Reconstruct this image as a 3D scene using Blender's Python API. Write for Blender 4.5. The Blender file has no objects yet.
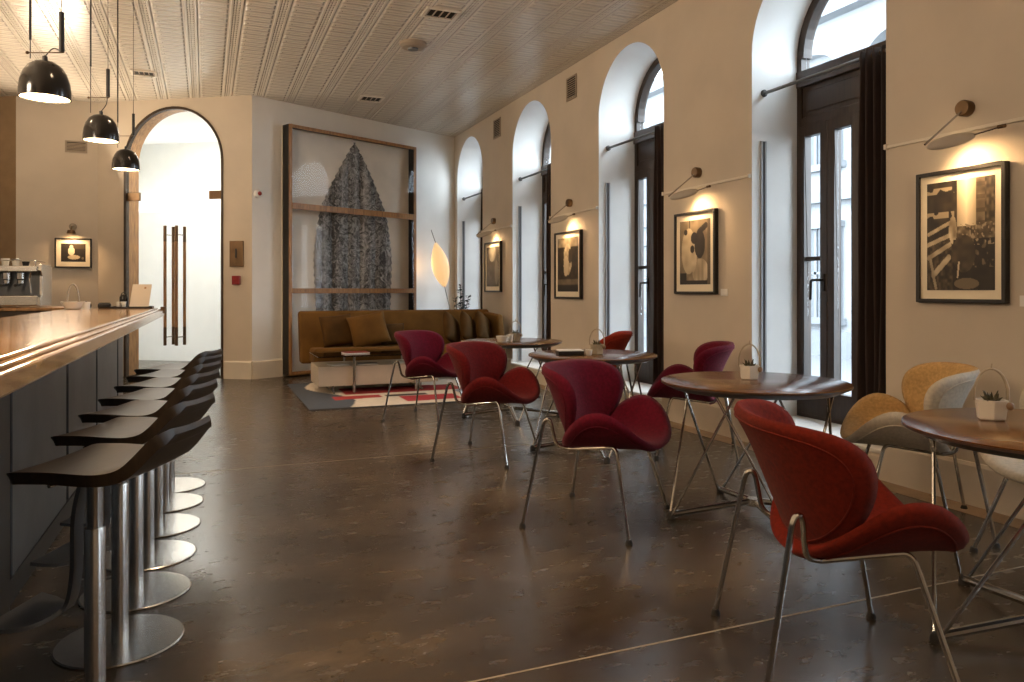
import bpy, bmesh, math, random
from mathutils import Vector, Matrix
random.seed(7)
PI = math.pi
SC = bpy.context.scene
COL = SC.collection
D2R = math.radians

# ------------------------------------------------------------------ camera
cam_d = bpy.data.cameras.new('camera'); cam = bpy.data.objects.new('camera', cam_d); COL.objects.link(cam)
F_PX, HOR, VPX = 750.0, 290.0, 205.0
YAW = math.atan((512 - VPX) / F_PX)
cam.location = (0, 0, 1.25); cam.rotation_euler = (PI / 2, 0, -YAW)
cam_d.sensor_width = 36; cam_d.lens = 36 * F_PX / 1024
cam_d.shift_x = 0; cam_d.shift_y = -(341 - HOR) / 1024
cam_d.clip_start = 0.05; cam_d.clip_end = 200
SC.camera = cam

# ------------------------------------------------------------------ world, exposure, light
SC.view_settings.view_transform = 'Standard'; SC.view_settings.look = 'None'
SC.view_settings.gamma = 1; SC.view_settings.use_curve_mapping = False
SC.view_settings.exposure = 0.12
wd = bpy.data.worlds.new('overcast_sky'); SC.world = wd; wd.use_nodes = True
bg = wd.node_tree.nodes['Background']
bg.inputs[0].default_value = (0.76, 0.89, 1.0, 1); bg.inputs[1].default_value = 11.5

WARM = (1.0, 0.62, 0.30)
def light(name, kind, loc, power, color=WARM, size=0.1, rot=None, target=None, size_y=None, spot=None, blend=0.6):
    l = bpy.data.lights.new(name, kind); l.energy = power; l.color = color
    o = bpy.data.objects.new(name, l); COL.objects.link(o); o.location = loc
    if kind == 'AREA':
        l.size = size
        if size_y: l.shape = 'RECTANGLE'; l.size_y = size_y
    else:
        l.shadow_soft_size = size
    if kind == 'SPOT':
        l.spot_size = spot or D2R(100); l.spot_blend = blend
    if target is not None:
        o.rotation_euler = (Vector(target) - Vector(loc)).to_track_quat('-Z', 'Y').to_euler()
    elif rot: o.rotation_euler = rot
    return o

XW = 4.13            # plane of the window wall
DEPTH = 0.47         # depth of the window reveals
CEIL = 3.98
WIN0, WSTEP, WWID = 3.62, 2.573, 1.302
BAYS = [-2, -1, 0, 1, 2, 3]
for k in BAYS:       # daylight portals outside every window
    yc = WIN0 + WSTEP * k + WWID / 2
    p = light('daylight_portal', 'AREA', (XW + DEPTH + 0.16, yc, 2.0), 1, (1, 1, 1), 1.3, rot=(0, PI / 2, 0), size_y=WWID)
    p.data.shape = 'RECTANGLE'; p.data.size = 3.7; p.data.size_y = WWID
    p.data.cycles.is_portal = True
# warm fill spots added near the ceiling, without fixtures, to brighten the room
for (x, y, pw) in ((0.6, -1.6, 30), (1.2, 0.6, 28), (-2.2, 1.5, 40), (-2.3, 6.0, 45), (.5, 3.2, 45), (.5, 6.3, 50), (.6, 9.2, 40)):
    light('added_warm_fill', 'SPOT', (x, y, 3.9), pw * 3.6, (1.0, 0.70, 0.43), 0.12, target=(x, y, 0), spot=D2R(120), blend=1.0)

for (y, pw) in ((-1.5, 60), (2.0, 95), (5.5, 95), (9.0, 75)):      # unseen area fills added at the left to brighten the ceiling
    light('added_ceiling_fill', 'AREA', (-3.3, y, 2.5), pw, (1.0, 0.78, 0.55), 0.3, target=(-2.3, y, CEIL + 1.2), size_y=2.0)

light('added_ceiling_fill', 'AREA', (-1.9, 11.9, 2.7), 48, (1.0, 0.80, 0.58), 0.6, target=(-.6, 8.2, CEIL + .3), size_y=.3)  # unseen fill added to graze the ceiling relief from the far end
light('added_ceiling_fill', 'AREA', (-2.6, 3.4, 2.9), 48, (1.0, 0.80, 0.58), 0.6, target=(0.2, 6.5, CEIL + .3), size_y=.3)  # second added fill, grazing the ceiling from the near side

# ------------------------------------------------------------------ materials
def mat(name, color, rough=0.5, metal=0.0, var=0.0, vscale=6.0, bump=0.0, bscale=60.0, spec=None, sheen=0.0, coat=0.0, emit=None, estr=0.0, stretch=None, color2=None):
    m = bpy.data.materials.new(name); m.use_nodes = True
    nt = m.node_tree; b = nt.nodes['Principled BSDF']
    b.inputs['Roughness'].default_value = rough; b.inputs['Metallic'].default_value = metal
    if spec is not None: b.inputs['Specular IOR Level'].default_value = spec
    if sheen: b.inputs['Sheen Weight'].default_value = sheen; b.inputs['Sheen Roughness'].default_value = 0.5
    if coat: b.inputs['Coat Weight'].default_value = coat; b.inputs['Coat Roughness'].default_value = 0.08
    tc = nt.nodes.new('ShaderNodeTexCoord'); vec = tc.outputs['Object']
    if stretch:
        mp = nt.nodes.new('ShaderNodeMapping'); mp.inputs['Scale'].default_value = stretch
        nt.links.new(vec, mp.inputs['Vector']); vec = mp.outputs['Vector']
    n = nt.nodes.new('ShaderNodeTexNoise'); n.inputs['Scale'].default_value = vscale; n.inputs['Detail'].default_value = 6
    nt.links.new(vec, n.inputs['Vector'])
    r = nt.nodes.new('ShaderNodeValToRGB')
    c1 = [max(0, q * (1 - var)) for q in color]; c2 = [min(1, q * (1 + var)) for q in (color2 or color)]
    if color2: c1 = list(color); c2 = list(color2)
    r.color_ramp.elements[0].color = (*c1, 1); r.color_ramp.elements[1].color = (*c2, 1)
    r.color_ramp.elements[0].position = 0.32; r.color_ramp.elements[1].position = 0.68
    nt.links.new(n.outputs['Fac'], r.inputs['Fac']); nt.links.new(r.outputs['Color'], b.inputs['Base Color'])
    if bump:
        n2 = nt.nodes.new('ShaderNodeTexNoise'); n2.inputs['Scale'].default_value = bscale; n2.inputs['Detail'].default_value = 3
        nt.links.new(vec, n2.inputs['Vector'])
        bp = nt.nodes.new('ShaderNodeBump'); bp.inputs['Strength'].default_value = bump; bp.inputs['Distance'].default_value = 0.01
        nt.links.new(n2.outputs['Fac'], bp.inputs['Height']); nt.links.new(bp.outputs['Normal'], b.inputs['Normal'])
    if emit:
        b.inputs['Emission Color'].default_value = (*emit, 1); b.inputs['Emission Strength'].default_value = estr
    return m

def mat_attr(name, rough=0.5):
    m = bpy.data.materials.new(name); m.use_nodes = True; nt = m.node_tree; b = nt.nodes['Principled BSDF']
    a = nt.nodes.new('ShaderNodeAttribute'); a.attribute_name = 'Col'
    nt.links.new(a.outputs['Color'], b.inputs['Base Color']); b.inputs['Roughness'].default_value = rough
    return m

def mat_glass(name, tint=(1, 1, 1), rough=0.02, ior=1.45):
    m = bpy.data.materials.new(name); m.use_nodes = True; nt = m.node_tree
    for n in list(nt.nodes): nt.nodes.remove(n)
    out = nt.nodes.new('ShaderNodeOutputMaterial'); mix = nt.nodes.new('ShaderNodeMixShader')
    t = nt.nodes.new('ShaderNodeBsdfTransparent'); t.inputs[0].default_value = (*tint, 1)
    g = nt.nodes.new('ShaderNodeBsdfGlossy'); g.inputs['Roughness'].default_value = rough
    lw = nt.nodes.new('ShaderNodeLayerWeight'); lw.inputs['Blend'].default_value = 0.5
    pw = nt.nodes.new('ShaderNodeMath'); pw.operation = 'POWER'; pw.inputs[1].default_value = 4.0
    fr = nt.nodes.new('ShaderNodeMath'); fr.operation = 'MULTIPLY_ADD'; r0 = ((ior - 1) / (ior + 1)) ** 2
    fr.inputs[1].default_value = 1 - r0; fr.inputs[2].default_value = r0; fr.use_clamp = True
    nt.links.new(lw.outputs['Facing'], pw.inputs[0]); nt.links.new(pw.outputs[0], fr.inputs[0])
    nt.links.new(fr.outputs[0], mix.inputs[0]); nt.links.new(t.outputs[0], mix.inputs[1]); nt.links.new(g.outputs[0], mix.inputs[2])
    nt.links.new(mix.outputs[0], out.inputs['Surface'])
    return m

def mat_floor():
    m = bpy.data.materials.new('stained_concrete'); m.use_nodes = True; nt = m.node_tree; b = nt.nodes['Principled BSDF']
    N = nt.nodes.new; L = nt.links.new
    tc = N('ShaderNodeTexCoord'); V = tc.outputs['Object']
    n1 = N('ShaderNodeTexNoise'); n1.inputs['Scale'].default_value = 1.3; n1.inputs['Detail'].default_value = 7; n1.inputs['Roughness'].default_value = 0.62; n1.inputs['Distortion'].default_value = 0.15
    mp = N('ShaderNodeMapping'); mp.inputs['Scale'].default_value = (0.8, 1.6, 1); mp.inputs['Rotation'].default_value = (0, 0, -0.35)
    L(V, mp.inputs['Vector']); L(mp.outputs[0], n1.inputs['Vector'])
    r1 = N('ShaderNodeValToRGB'); e = r1.color_ramp.elements
    e[0].position = 0.28; e[0].color = (0.020, 0.014, 0.009, 1); e[1].position = 0.74; e[1].color = (0.120, 0.086, 0.053, 1)
    x = e.new(0.5); x.color = (0.052, 0.037, 0.023, 1)
    L(n1.outputs['Fac'], r1.inputs['Fac'])
    n2 = N('ShaderNodeTexNoise'); n2.inputs['Scale'].default_value = 11; n2.inputs['Detail'].default_value = 5; n2.inputs['Roughness'].default_value = 0.6
    L(mp.outputs[0], n2.inputs['Vector'])
    mx = N('ShaderNodeMix'); mx.data_type = 'RGBA'; mx.blend_type = 'OVERLAY'; mx.inputs[0].default_value = 0.5
    L(r1.outputs['Color'], mx.inputs[6]); L(n2.outputs['Fac'], mx.inputs[7])
    # hairline cracks
    vo = N('ShaderNodeTexVoronoi'); vo.feature = 'DISTANCE_TO_EDGE'; vo.inputs['Scale'].default_value = 1.0
    nd = N('ShaderNodeTexNoise'); nd.inputs['Scale'].default_value = 1.6; nd.inputs['Detail'].default_value = 2
    L(V, nd.inputs['Vector'])
    va = N('ShaderNodeVectorMath'); va.operation = 'MULTIPLY_ADD'; va.inputs[1].default_value = (0.5, 0.5, 0.5)
    L(nd.outputs['Color'], va.inputs[0]); L(V, va.inputs[2]); L(va.outputs[0], vo.inputs['Vector'])
    cr = N('ShaderNodeValToRGB'); cr.color_ramp.elements[0].position = 0.0; cr.color_ramp.elements[0].color = (0.45, 0.45, 0.45, 1)
    cr.color_ramp.elements[1].position = 0.012; cr.color_ramp.elements[1].color = (1, 1, 1, 1)
    L(vo.outputs['Distance'], cr.inputs['Fac'])
    m2 = N('ShaderNodeMix'); m2.data_type = 'RGBA'; m2.blend_type = 'MULTIPLY'; m2.inputs[0].default_value = 0.5
    L(mx.outputs[2], m2.inputs[6]); L(cr.outputs['Color'], m2.inputs[7])
    L(m2.outputs[2], b.inputs['Base Color'])
    rr = N('ShaderNodeMapRange'); rr.inputs[3].default_value = 0.20; rr.inputs[4].default_value = 0.32
    L(n2.outputs['Fac'], rr.inputs[0]); L(rr.outputs[0], b.inputs['Roughness'])
    n3 = N('ShaderNodeTexNoise'); n3.inputs['Scale'].default_value = 7; n3.inputs['Detail'].default_value = 6
    L(mp.outputs[0], n3.inputs['Vector'])
    bp = N('ShaderNodeBump'); bp.inputs['Strength'].default_value = 0.13; bp.inputs['Distance'].default_value = 0.012
    b.inputs['Specular IOR Level'].default_value = 0.75
    L(n3.outputs['Fac'], bp.inputs['Height']); L(bp.outputs[0], b.inputs['Normal'])
    return m

def mat_tin():
    """pressed tin: strips .42 m wide along the room, beads on their seams, ribs across"""
    m = bpy.data.materials.new('pressed_tin'); m.use_nodes = True; nt = m.node_tree; b = nt.nodes['Principled BSDF']
    N = nt.nodes.new; L = nt.links.new
    b.inputs['Base Color'].default_value = (0.72, 0.65, 0.55, 1); b.inputs['Roughness'].default_value = 0.26
    tc = N('ShaderNodeTexCoord'); sp = N('ShaderNodeSeparateXYZ'); L(tc.outputs['Object'], sp.inputs[0])
    def M(op, a, bb=None, c=None):
        n = N('ShaderNodeMath'); n.operation = op
        for i, q in enumerate((a, bb, c)):
            if q is None: continue
            if isinstance(q, (int, float)): n.inputs[i].default_value = q
            else: L(q, n.inputs[i])
        return n.outputs[0]
    def band(coord, period, half, soft):          # 1 inside |t|<half around each multiple
        t = M('PINGPONG', coord, period / 2)
        n = N('ShaderNodeMapRange'); n.interpolation_type = 'SMOOTHSTEP'
        L(t, n.inputs[0]); n.inputs[1].default_value = half; n.inputs[2].default_value = half + soft
        n.inputs[3].default_value = 1; n.inputs[4].default_value = 0
        return n.outputs[0]
    x, y = sp.outputs[0], sp.outputs[1]
    P = 0.42
    seam = band(x, P, 0.004, 0.006)
    ridge = M('MAXIMUM', band(M('ADD', x, 0.045), P, 0.008, 0.012), band(M('ADD', x, -0.045), P, 0.008, 0.012))
    inside = M('SUBTRACT', 1.0, band(x, P, 0.075, 0.02))
    panel = M('MULTIPLY', M('SUBTRACT', 1.0, band(y, 0.14, 0.010, 0.022)), inside)
    groove = M('MULTIPLY', band(M('ADD', y, 0.07), 0.14, 0.006, 0.01), M('SUBTRACT', 1.0, band(x, P, 0.11, 0.015)))
    bead = M('MULTIPLY', band(x, P, 0.02, 0.01), band(y, 0.07, 0.012, 0.012))
    h = M('SUBTRACT', M('ADD', M('ADD', panel, M('MULTIPLY', ridge, .9)), M('MULTIPLY', bead, .5)), M('ADD', M('MULTIPLY', seam, .8), M('MULTIPLY', groove, .4)))
    bp = N('ShaderNodeBump'); bp.inputs['Strength'].default_value = 1.0; bp.inputs['Distance'].default_value = 0.03
    L(h, bp.inputs['Height']); L(bp.outputs[0], b.inputs['Normal'])
    return m

M_ = {}
M_['wall'] = mat('cream_plaster', (0.60, 0.52, 0.42), 0.75, var=0.04, vscale=2.5, bump=0.06, bscale=90)
M_['wall_white'] = mat('white_plaster', (0.80, 0.77, 0.72), 0.75, var=0.03, vscale=2.5, bump=0.06, bscale=90)
M_['reveal'] = mat('white_reveal_plaster', (0.82, 0.82, 0.80), 0.8, var=0.03, vscale=3)
M_['shaded_brown_wall'] = mat('shaded_brown_plaster', (0.30, 0.20, 0.11), 0.7, var=0.08)  # the alcove wall's shade is put into this darker plaster colour
M_['floor'] = mat_floor(); M_['tin'] = mat_tin()
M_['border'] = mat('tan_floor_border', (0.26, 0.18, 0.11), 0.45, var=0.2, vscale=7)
M_['joint'] = mat('pale_joint_filler', (0.30, 0.25, 0.19), 0.5, var=0.2)
M_['base'] = mat('painted_baseboard', (0.70, 0.63, 0.53), 0.5, var=0.03)
M_['dark_wood'] = mat('dark_window_wood', (0.030, 0.017, 0.010), 0.38, var=0.35, vscale=9, stretch=(6, 6, 0.6))
M_['oak'] = mat('honey_oak', (0.34, 0.17, 0.06), 0.42, var=0.3, vscale=8, stretch=(4, 4, 0.7))
M_['oak_dark'] = mat('smoked_oak', (0.045, 0.026, 0.014), 0.5, var=0.3, vscale=8)
M_['walnut'] = mat('walnut_table_top', (0.120, 0.047, 0.010), 0.20, var=0.2, vscale=5, stretch=(1.2, 12, 1), spec=0.5)
M_['table_edge'] = mat('dark_table_edge', (0.035, 0.016, 0.008), 0.3, var=0.2)
M_['chrome'] = mat('polished_chrome', (0.50, 0.48, 0.45), 0.20, 1.0, var=0.03)
M_['steel'] = mat('brushed_steel', (0.58, 0.56, 0.53), 0.27, 1.0, var=0.06, vscale=30, bump=0.03, bscale=220)
M_['dark_steel'] = mat('dark_bar_steel', (0.12, 0.125, 0.13), 0.38, 0.7, var=0.25, vscale=3, bump=0.03, bscale=20)
M_['black'] = mat('satin_black', (0.012, 0.010, 0.009), 0.4, var=0.1)
M_['black_gloss'] = mat('gloss_black', (0.010, 0.008, 0.007), 0.16, var=0.1)
M_['rubber'] = mat('black_rubber', (0.015, 0.014, 0.013), 0.7, var=0.1)
M_['stool'] = mat('black_stained_seat', (0.022, 0.014, 0.008), 0.42, var=0.4, vscale=10, stretch=(6, 1, 1), bump=0.02, bscale=40)
M_['marble'] = mat('honey_polished_stone', (0.24, 0.115, 0.036), 0.15, var=0.5, vscale=3.5, color2=(0.52, 0.30, 0.12), coat=0.5)
M_['crimson'] = mat('crimson_wool', (0.104, 0.002, 0.014), 0.95, var=0.22, vscale=60, bump=0.25, bscale=420, sheen=0.04, spec=0.2)
M_['brick'] = mat('brick_red_wool', (0.115, 0.005, 0.006), 0.95, var=0.22, vscale=60, bump=0.25, bscale=420, sheen=0.04, spec=0.2)
M_['rust'] = mat('rust_red_wool', (0.118, 0.009, 0.003), 0.95, var=0.22, vscale=60, bump=0.25, bscale=420, sheen=0.04, spec=0.2)
M_['coral'] = mat('orange_red_wool', (0.27, 0.026, 0.012), 0.95, var=0.2, vscale=60, bump=0.25, bscale=420, sheen=0.04, spec=0.2)
M_['ochre'] = mat('ochre_wool', (0.46, 0.29, 0.12), 0.95, var=0.18, vscale=60, bump=0.25, bscale=420, sheen=0.04, spec=0.2)
M_['oatmeal'] = mat('oatmeal_wool', (0.50, 0.45, 0.37), 0.95, var=0.12, vscale=60, bump=0.25, bscale=420, sheen=0.04, spec=0.2)
M_['velvet'] = mat('caramel_velvet', (0.125, 0.060, 0.012), 0.85, var=0.22, vscale=4, bump=0.05, bscale=200, spec=0.2)
M_['velvet_d'] = mat('umber_velvet', (0.070, 0.034, 0.008), 0.85, var=0.25, vscale=5, bump=0.05, bscale=200, spec=0.15)
M_['curtain'] = mat('dark_brown_drape', (0.022, 0.009, 0.006), 0.85, var=0.25, vscale=4, sheen=0.15, stretch=(6, 6, .4))
M_['ceramic'] = mat('white_ceramic', (0.72, 0.68, 0.60), 0.3, var=0.03)
M_['white'] = mat('white_paint', (0.80, 0.78, 0.74), 0.5, var=0.02)
M_['mat_board'] = mat('cream_mat_board', (0.78, 0.70, 0.55), 0.8, var=0.02)
M_['bronze'] = mat('bronze_metal', (0.16, 0.10, 0.055), 0.4, 0.9, var=0.15)
M_['lamp_grey'] = mat('taupe_lamp_metal', (0.30, 0.26, 0.21), 0.4, 0.3, var=0.05)
M_['shade_cream'] = mat('cream_lamp_metal', (0.52, 0.46, 0.38), 0.45, var=0.03)
M_['soil'] = mat('dark_soil', (0.03, 0.02, 0.012), 0.9, var=0.4, vscale=40, bump=0.5)
M_['leaf'] = mat('succulent_leaf', (0.09, 0.075, 0.03), 0.55, var=0.4, vscale=12)
M_['leaf_dark'] = mat('dark_plant_leaf', (0.012, 0.02, 0.014), 0.5, var=0.3, vscale=12)
M_['twig'] = mat('pale_twig', (0.42, 0.35, 0.25), 0.6, var=0.25, vscale=20)
M_['pebble'] = mat('seed_pod', (0.28, 0.17, 0.09), 0.5, var=0.3, vscale=20)
M_['stone'] = mat('pale_limestone_facade', (0.24, 0.25, 0.26), 0.85, var=0.06, vscale=1.2)
M_['stone2'] = mat('grey_limestone_trim', (0.17, 0.18, 0.19), 0.85, var=0.06, vscale=1.2)
M_['pane_dark'] = mat('street_window_pane', (0.06, 0.07, 0.08), 0.15, var=0.1)
M_['asphalt'] = mat('street_paving', (0.12, 0.125, 0.13), 0.9, var=0.1)
M_['glass'] = mat_glass('clear_glass'); M_['glass_door'] = mat_glass('door_glass', (0.97, 0.985, 0.98), 0.01, 1.2)
M_['glass_art'] = mat_glass('low_glare_glass', (1, 1, 1), 0.01, 1.15)
M_['smoke'] = mat_glass('smoked_glass', (0.35, 0.36, 0.36), 0.02, 1.6)
M_['bulb'] = mat('warm_diffuser', (1, 0.9, 0.75), 0.5, emit=(1.0, 0.72, 0.40), estr=14)
M_['led'] = mat('warm_led', (1, 0.9, 0.75), 0.5, emit=(1.0, 0.70, 0.38), estr=25)
M_['leaf_shade'] = mat('glowing_paper_leaf', (0.8, 0.65, 0.45), 0.7, var=0.1, vscale=5, emit=(1.0, 0.60, 0.26), estr=0.72)
M_['grey_paint'] = mat('grey_channel_paint', (.34, .35, .36), .6, var=.04)
M_['slot_grey'] = mat('dark_slot', (.10, .105, .11), .6, var=.04)
M_['red'] = mat('alarm_red', (0.25, 0.012, 0.012), 0.35, var=0.05)
M_['attr'] = mat_attr('print_ink', 0.5); M_['rug'] = mat_attr('woven_rug', 0.95)
M_['plinth'] = mat('cream_lacquer', (0.56, 0.47, 0.36), 0.4, var=0.04)
M_['vest'] = mat('vestibule_plaster', (0.86, 0.85, 0.82), 0.8, var=0.02)
M_['vent'] = mat('vent_paint', (0.36, 0.29, 0.22), 0.5, var=0.05)
M_['dark'] = mat('dark_gap', (0.02, 0.016, 0.012), 0.8, var=0.1)

# ------------------------------------------------------------------ mesh helpers
def axes(d):
    d = Vector(d).normalized()
    a = d.cross(Vector((0, 0, 1)))
    if a.length < 1e-4: a = Vector((1, 0, 0))
    a.normalize(); return d, a, d.cross(a).normalized()

class MB:
    def __init__(s): s.v = []; s.f = []; s.sm = []; s.col = None
    def add(s, vs, fs, smooth=False):
        o = len(s.v); s.v += [tuple(p) for p in vs]
        s.f += [[i + o for i in f] for f in fs]; s.sm += [smooth] * len(fs); return s
    def box(s, x0, x1, y0, y1, z0, z1, T=None):
        vs = [Vector(p) for p in ((x0, y0, z0), (x1, y0, z0), (x1, y1, z0), (x0, y1, z0), (x0, y0, z1), (x1, y0, z1), (x1, y1, z1), (x0, y1, z1))]
        if T: vs = [T(p) for p in vs]
        return s.add(vs, [[0, 3, 2, 1], [4, 5, 6, 7], [0, 1, 5, 4], [1, 2, 6, 5], [2, 3, 7, 6], [3, 0, 4, 7]])
    def tube(s, pts, r, n=10, closed=False, caps=True):
        pts = [Vector(p) for p in pts]; m = len(pts)
        rs = r if isinstance(r, (list, tuple)) else [r] * m
        o = []; prev = None
        for i, p in enumerate(pts):
            if closed: t = pts[(i + 1) % m] - pts[i - 1]
            else: t = pts[min(i + 1, m - 1)] - pts[max(i - 1, 0)]
            t.normalize()
            if prev is None: _, a, b = axes(t)
            else:
                a = prev - t * prev.dot(t)
                if a.length < 1e-5: _, a, b = axes(t)
                a.normalize(); b = t.cross(a).normalized()
            prev = a
            o += [p + (a * math.cos(2 * PI * j / n) + b * math.sin(2 * PI * j / n)) * rs[i] for j in range(n)]
        fs = []
        for i in range(m if closed else m - 1):
            k = (i + 1) % m
            for j in range(n):
                j2 = (j + 1) % n; fs.append([i * n + j, i * n + j2, k * n + j2, k * n + j])
        if caps and not closed:
            fs.append(list(range(n))[::-1]); fs.append([(m - 1) * n + j for j in range(n)])
        return s.add(o, fs, True)
    def lathe(s, prof, c=(0, 0, 0), n=40, axis=(0, 0, 1), sx=1.0, sy=1.0, caps=True):
        d, a, b = axes(axis) if tuple(axis) != (0, 0, 1) else (Vector((0, 0, 1)), Vector((1, 0, 0)), Vector((0, 1, 0)))
        c = Vector(c); o = []; m = len(prof)
        for (r, z) in prof:
            o += [c + d * z + (a * math.cos(2 * PI * j / n) * sx + b * math.sin(2 * PI * j / n) * sy) * max(r, 1e-5) for j in range(n)]
        fs = []
        for i in range(m - 1):
            for j in range(n):
                j2 = (j + 1) % n; fs.append([i * n + j, i * n + j2, (i + 1) * n + j2, (i + 1) * n + j])
        if caps and prof[0][0] > 1e-4: fs.append(list(range(n))[::-1])
        if caps and prof[-1][0] > 1e-4: fs.append([(m - 1) * n + j for j in range(n)])
        return s.add(o, fs, True)
    def ball(s, c, rx, ry=None, rz=None, n=16, T=None):
        ry = ry or rx; rz = rz or rx; o = []; k = n // 2
        for i in range(k + 1):
            a = PI * i / k
            for j in range(n):
                p = Vector((rx * math.sin(a) * math.cos(2 * PI * j / n), ry * math.sin(a) * math.sin(2 * PI * j / n), -rz * math.cos(a)))
                if T: p = T @ p
                o.append(Vector(c) + p)
        fs = [[i * n + j, i * n + (j + 1) % n, (i + 1) * n + (j + 1) % n, (i + 1) * n + j] for i in range(k) for j in range(n)]
        return s.add(o, fs, True)
    def prism(s, poly, fn, t0, t1, smooth=False):       # poly of (a,b); fn(a,b,t)->xyz
        n = len(poly); o = [fn(a, b, t0) for a, b in poly] + [fn(a, b, t1) for a, b in poly]
        fs = [list(range(n))[::-1], [n + i for i in range(n)]] + [[i, (i + 1) % n, n + (i + 1) % n, n + i] for i in range(n)]
        return s.add(o, fs, smooth)
    def build(s, name, m, parent=None, world=True, bevel=0.0, seg=2, subsurf=0, autos=35, cols=None, solid=0.0, weld=True):
        me = bpy.data.meshes.new(name); vs = s.v; off = Vector((0, 0, 0))
        if parent is not None:
            if world and not parent.get('_local'):
                p = parent; off = Vector((0, 0, 0))
                while p is not None: off += p.location; p = p.parent
                vs = [Vector(v) - off for v in vs]
        else:
            xs = [v[0] for v in vs]; ys = [v[1] for v in vs]; zs = [v[2] for v in vs]
            off = Vector(((min(xs) + max(xs)) / 2, (min(ys) + max(ys)) / 2, min(zs)))
            vs = [Vector(v) - off for v in vs]
        me.from_pydata([tuple(v) for v in vs], [], s.f)
        me.polygons.foreach_set('use_smooth', s.sm)
        if cols is not None:
            a = me.color_attributes.new('Col', 'FLOAT_COLOR', 'POINT')
            a.data.foreach_set('color', [q for c in cols for q in (*c, 1.0)])
        bm = bmesh.new(); bm.from_mesh(me)
        if weld and cols is None: bmesh.ops.remove_doubles(bm, verts=bm.verts, dist=2e-5)
        bmesh.ops.recalc_face_normals(bm, faces=bm.faces); bm.to_mesh(me); bm.free()
        if any(s.sm): me.set_sharp_from_angle(angle=D2R(autos))
        me.materials.append(m)
        o = bpy.data.objects.new(name, me); COL.objects.link(o)
        if parent is not None: o.parent = parent
        else: o.location = off
        if solid:
            q = o.modifiers.new('thickness', 'SOLIDIFY'); q.thickness = solid; q.offset = 0
        if bevel:
            q = o.modifiers.new('bevel', 'BEVEL'); q.width = bevel; q.segments = seg; q.limit_method = 'ANGLE'; q.angle_limit = D2R(40)
        if subsurf:
            q = o.modifiers.new('subsurf', 'SUBSURF'); q.levels = subsurf; q.render_levels = subsurf
        return o

def tag(o, label, cat, group=None):
    o['label'] = label; o['category'] = cat
    if group: o['group'] = group
    return o
def thing(name, label, cat, loc=(0, 0, 0), rotz=0.0, group=None, local=False):
    o = bpy.data.objects.new(name, None); COL.objects.link(o); o.location = loc; o.rotation_euler = (0, 0, rotz)
    o.empty_display_size = 0.1
    if local: o['_local'] = 1
    return tag(o, label, cat, group)
def struct(o): o['kind'] = 'structure'; return o
def sgroup(name, loc=(0, 0, 0)):
    o = bpy.data.objects.new(name, None); COL.objects.link(o); o.location = loc; return struct(o)
def dup(root, loc, rotz, label, group=None, mats=None):
    def cp(o, par):
        c = o.copy(); COL.objects.link(c)
        if par is not None: c.parent = par
        if mats and o.type == 'MESH':
            for k_, sl_ in enumerate(o.material_slots):
                if sl_.material in mats:
                    c.material_slots[k_].link = 'OBJECT'; c.material_slots[k_].material = mats[sl_.material]
        for ch in o.children: cp(ch, c)
        return c
    r = cp(root, None); r.location = loc; r.rotation_euler = (0, 0, rotz); r['label'] = label
    if group: r['group'] = group
    return r

def smoothpts(pts, rad=0.04, n=5):
    """polyline with rounded corners"""
    pts = [Vector(p) for p in pts]; out = [pts[0]]
    for i in range(1, len(pts) - 1):
        a, b, c = pts[i - 1], pts[i], pts[i + 1]
        d1 = (a - b); d2 = (c - b); r1 = min(rad, d1.length * .45); r2 = min(rad, d2.length * .45)
        p, q = b + d1.normalized() * r1, b + d2.normalized() * r2
        for k in range(n + 1):
            t = k / n; out.append(p * (1 - t) ** 2 + b * 2 * t * (1 - t) + q * t * t)
    out.append(pts[-1]); return out

# ------------------------------------------------------------------ room shell
def arch_pts(uc, half, zs, n=24):
    return [(uc - half * math.cos(PI * i / n), zs + half * math.sin(PI * i / n)) for i in range(n + 1)]
def arch_wall(P, u0, u1, ztop, ops, depth):
    """P(u,z,d). ops: (uc, half, z0, zspring). returns (wall MB, reveal MB)"""
    w = MB(); rv = MB(); cur = u0
    def q(a, b, c, d, k=0): w.add([P(*a, k), P(*b, k), P(*c, k), P(*d, k)], [[0, 1, 2, 3]])
    for (uc, h, z0, zs) in sorted(ops):
        for k in (0, -depth):
            q((cur, 0), (uc - h, 0), (uc - h, ztop), (cur, ztop), k)
            if z0 > 0: q((uc - h, 0), (uc + h, 0), (uc + h, z0), (uc - h, z0), k)
            ap = arch_pts(uc, h, zs)
            for a, b in zip(ap, ap[1:]): q(a, b, (b[0], ztop), (a[0], ztop), k)
        ring = [(uc - h, z0)] + ap + [(uc + h, z0)]
        for a, b in zip(ring, ring[1:]):
            rv.add([P(*a, 0), P(*b, 0), P(*b, -depth), P(*a, -depth)], [[0, 1, 2, 3]], True)
        rv.add([P(*ring[0], 0), P(*ring[-1], 0), P(*ring[-1], -depth), P(*ring[0], -depth)], [[0, 1, 2, 3]])
        cur = uc + h
    for k in (0, -depth): q((cur, 0), (u1, 0), (u1, ztop), (cur, ztop), k)
    return w, rv

PA, PB, PC, PD = (-1.444, 12.406), (0.61, 11.1), (XW, 12.82), (-2.459, 12.402)
def line_frame(p0, p1):
    L = math.dist(p0, p1); u = ((p1[0] - p0[0]) / L, (p1[1] - p0[1]) / L); n = (u[1], -u[0])
    def P(a, z, d=0): return Vector((p0[0] + u[0] * a + n[0] * d, p0[1] + u[1] * a + n[1] * d, z))
    return P, L, u, n
PAB, LAB, uAB, nAB = line_frame(PA, PB)
PBC, LBC, uBC, nBC = line_frame(PB, PC)

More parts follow.
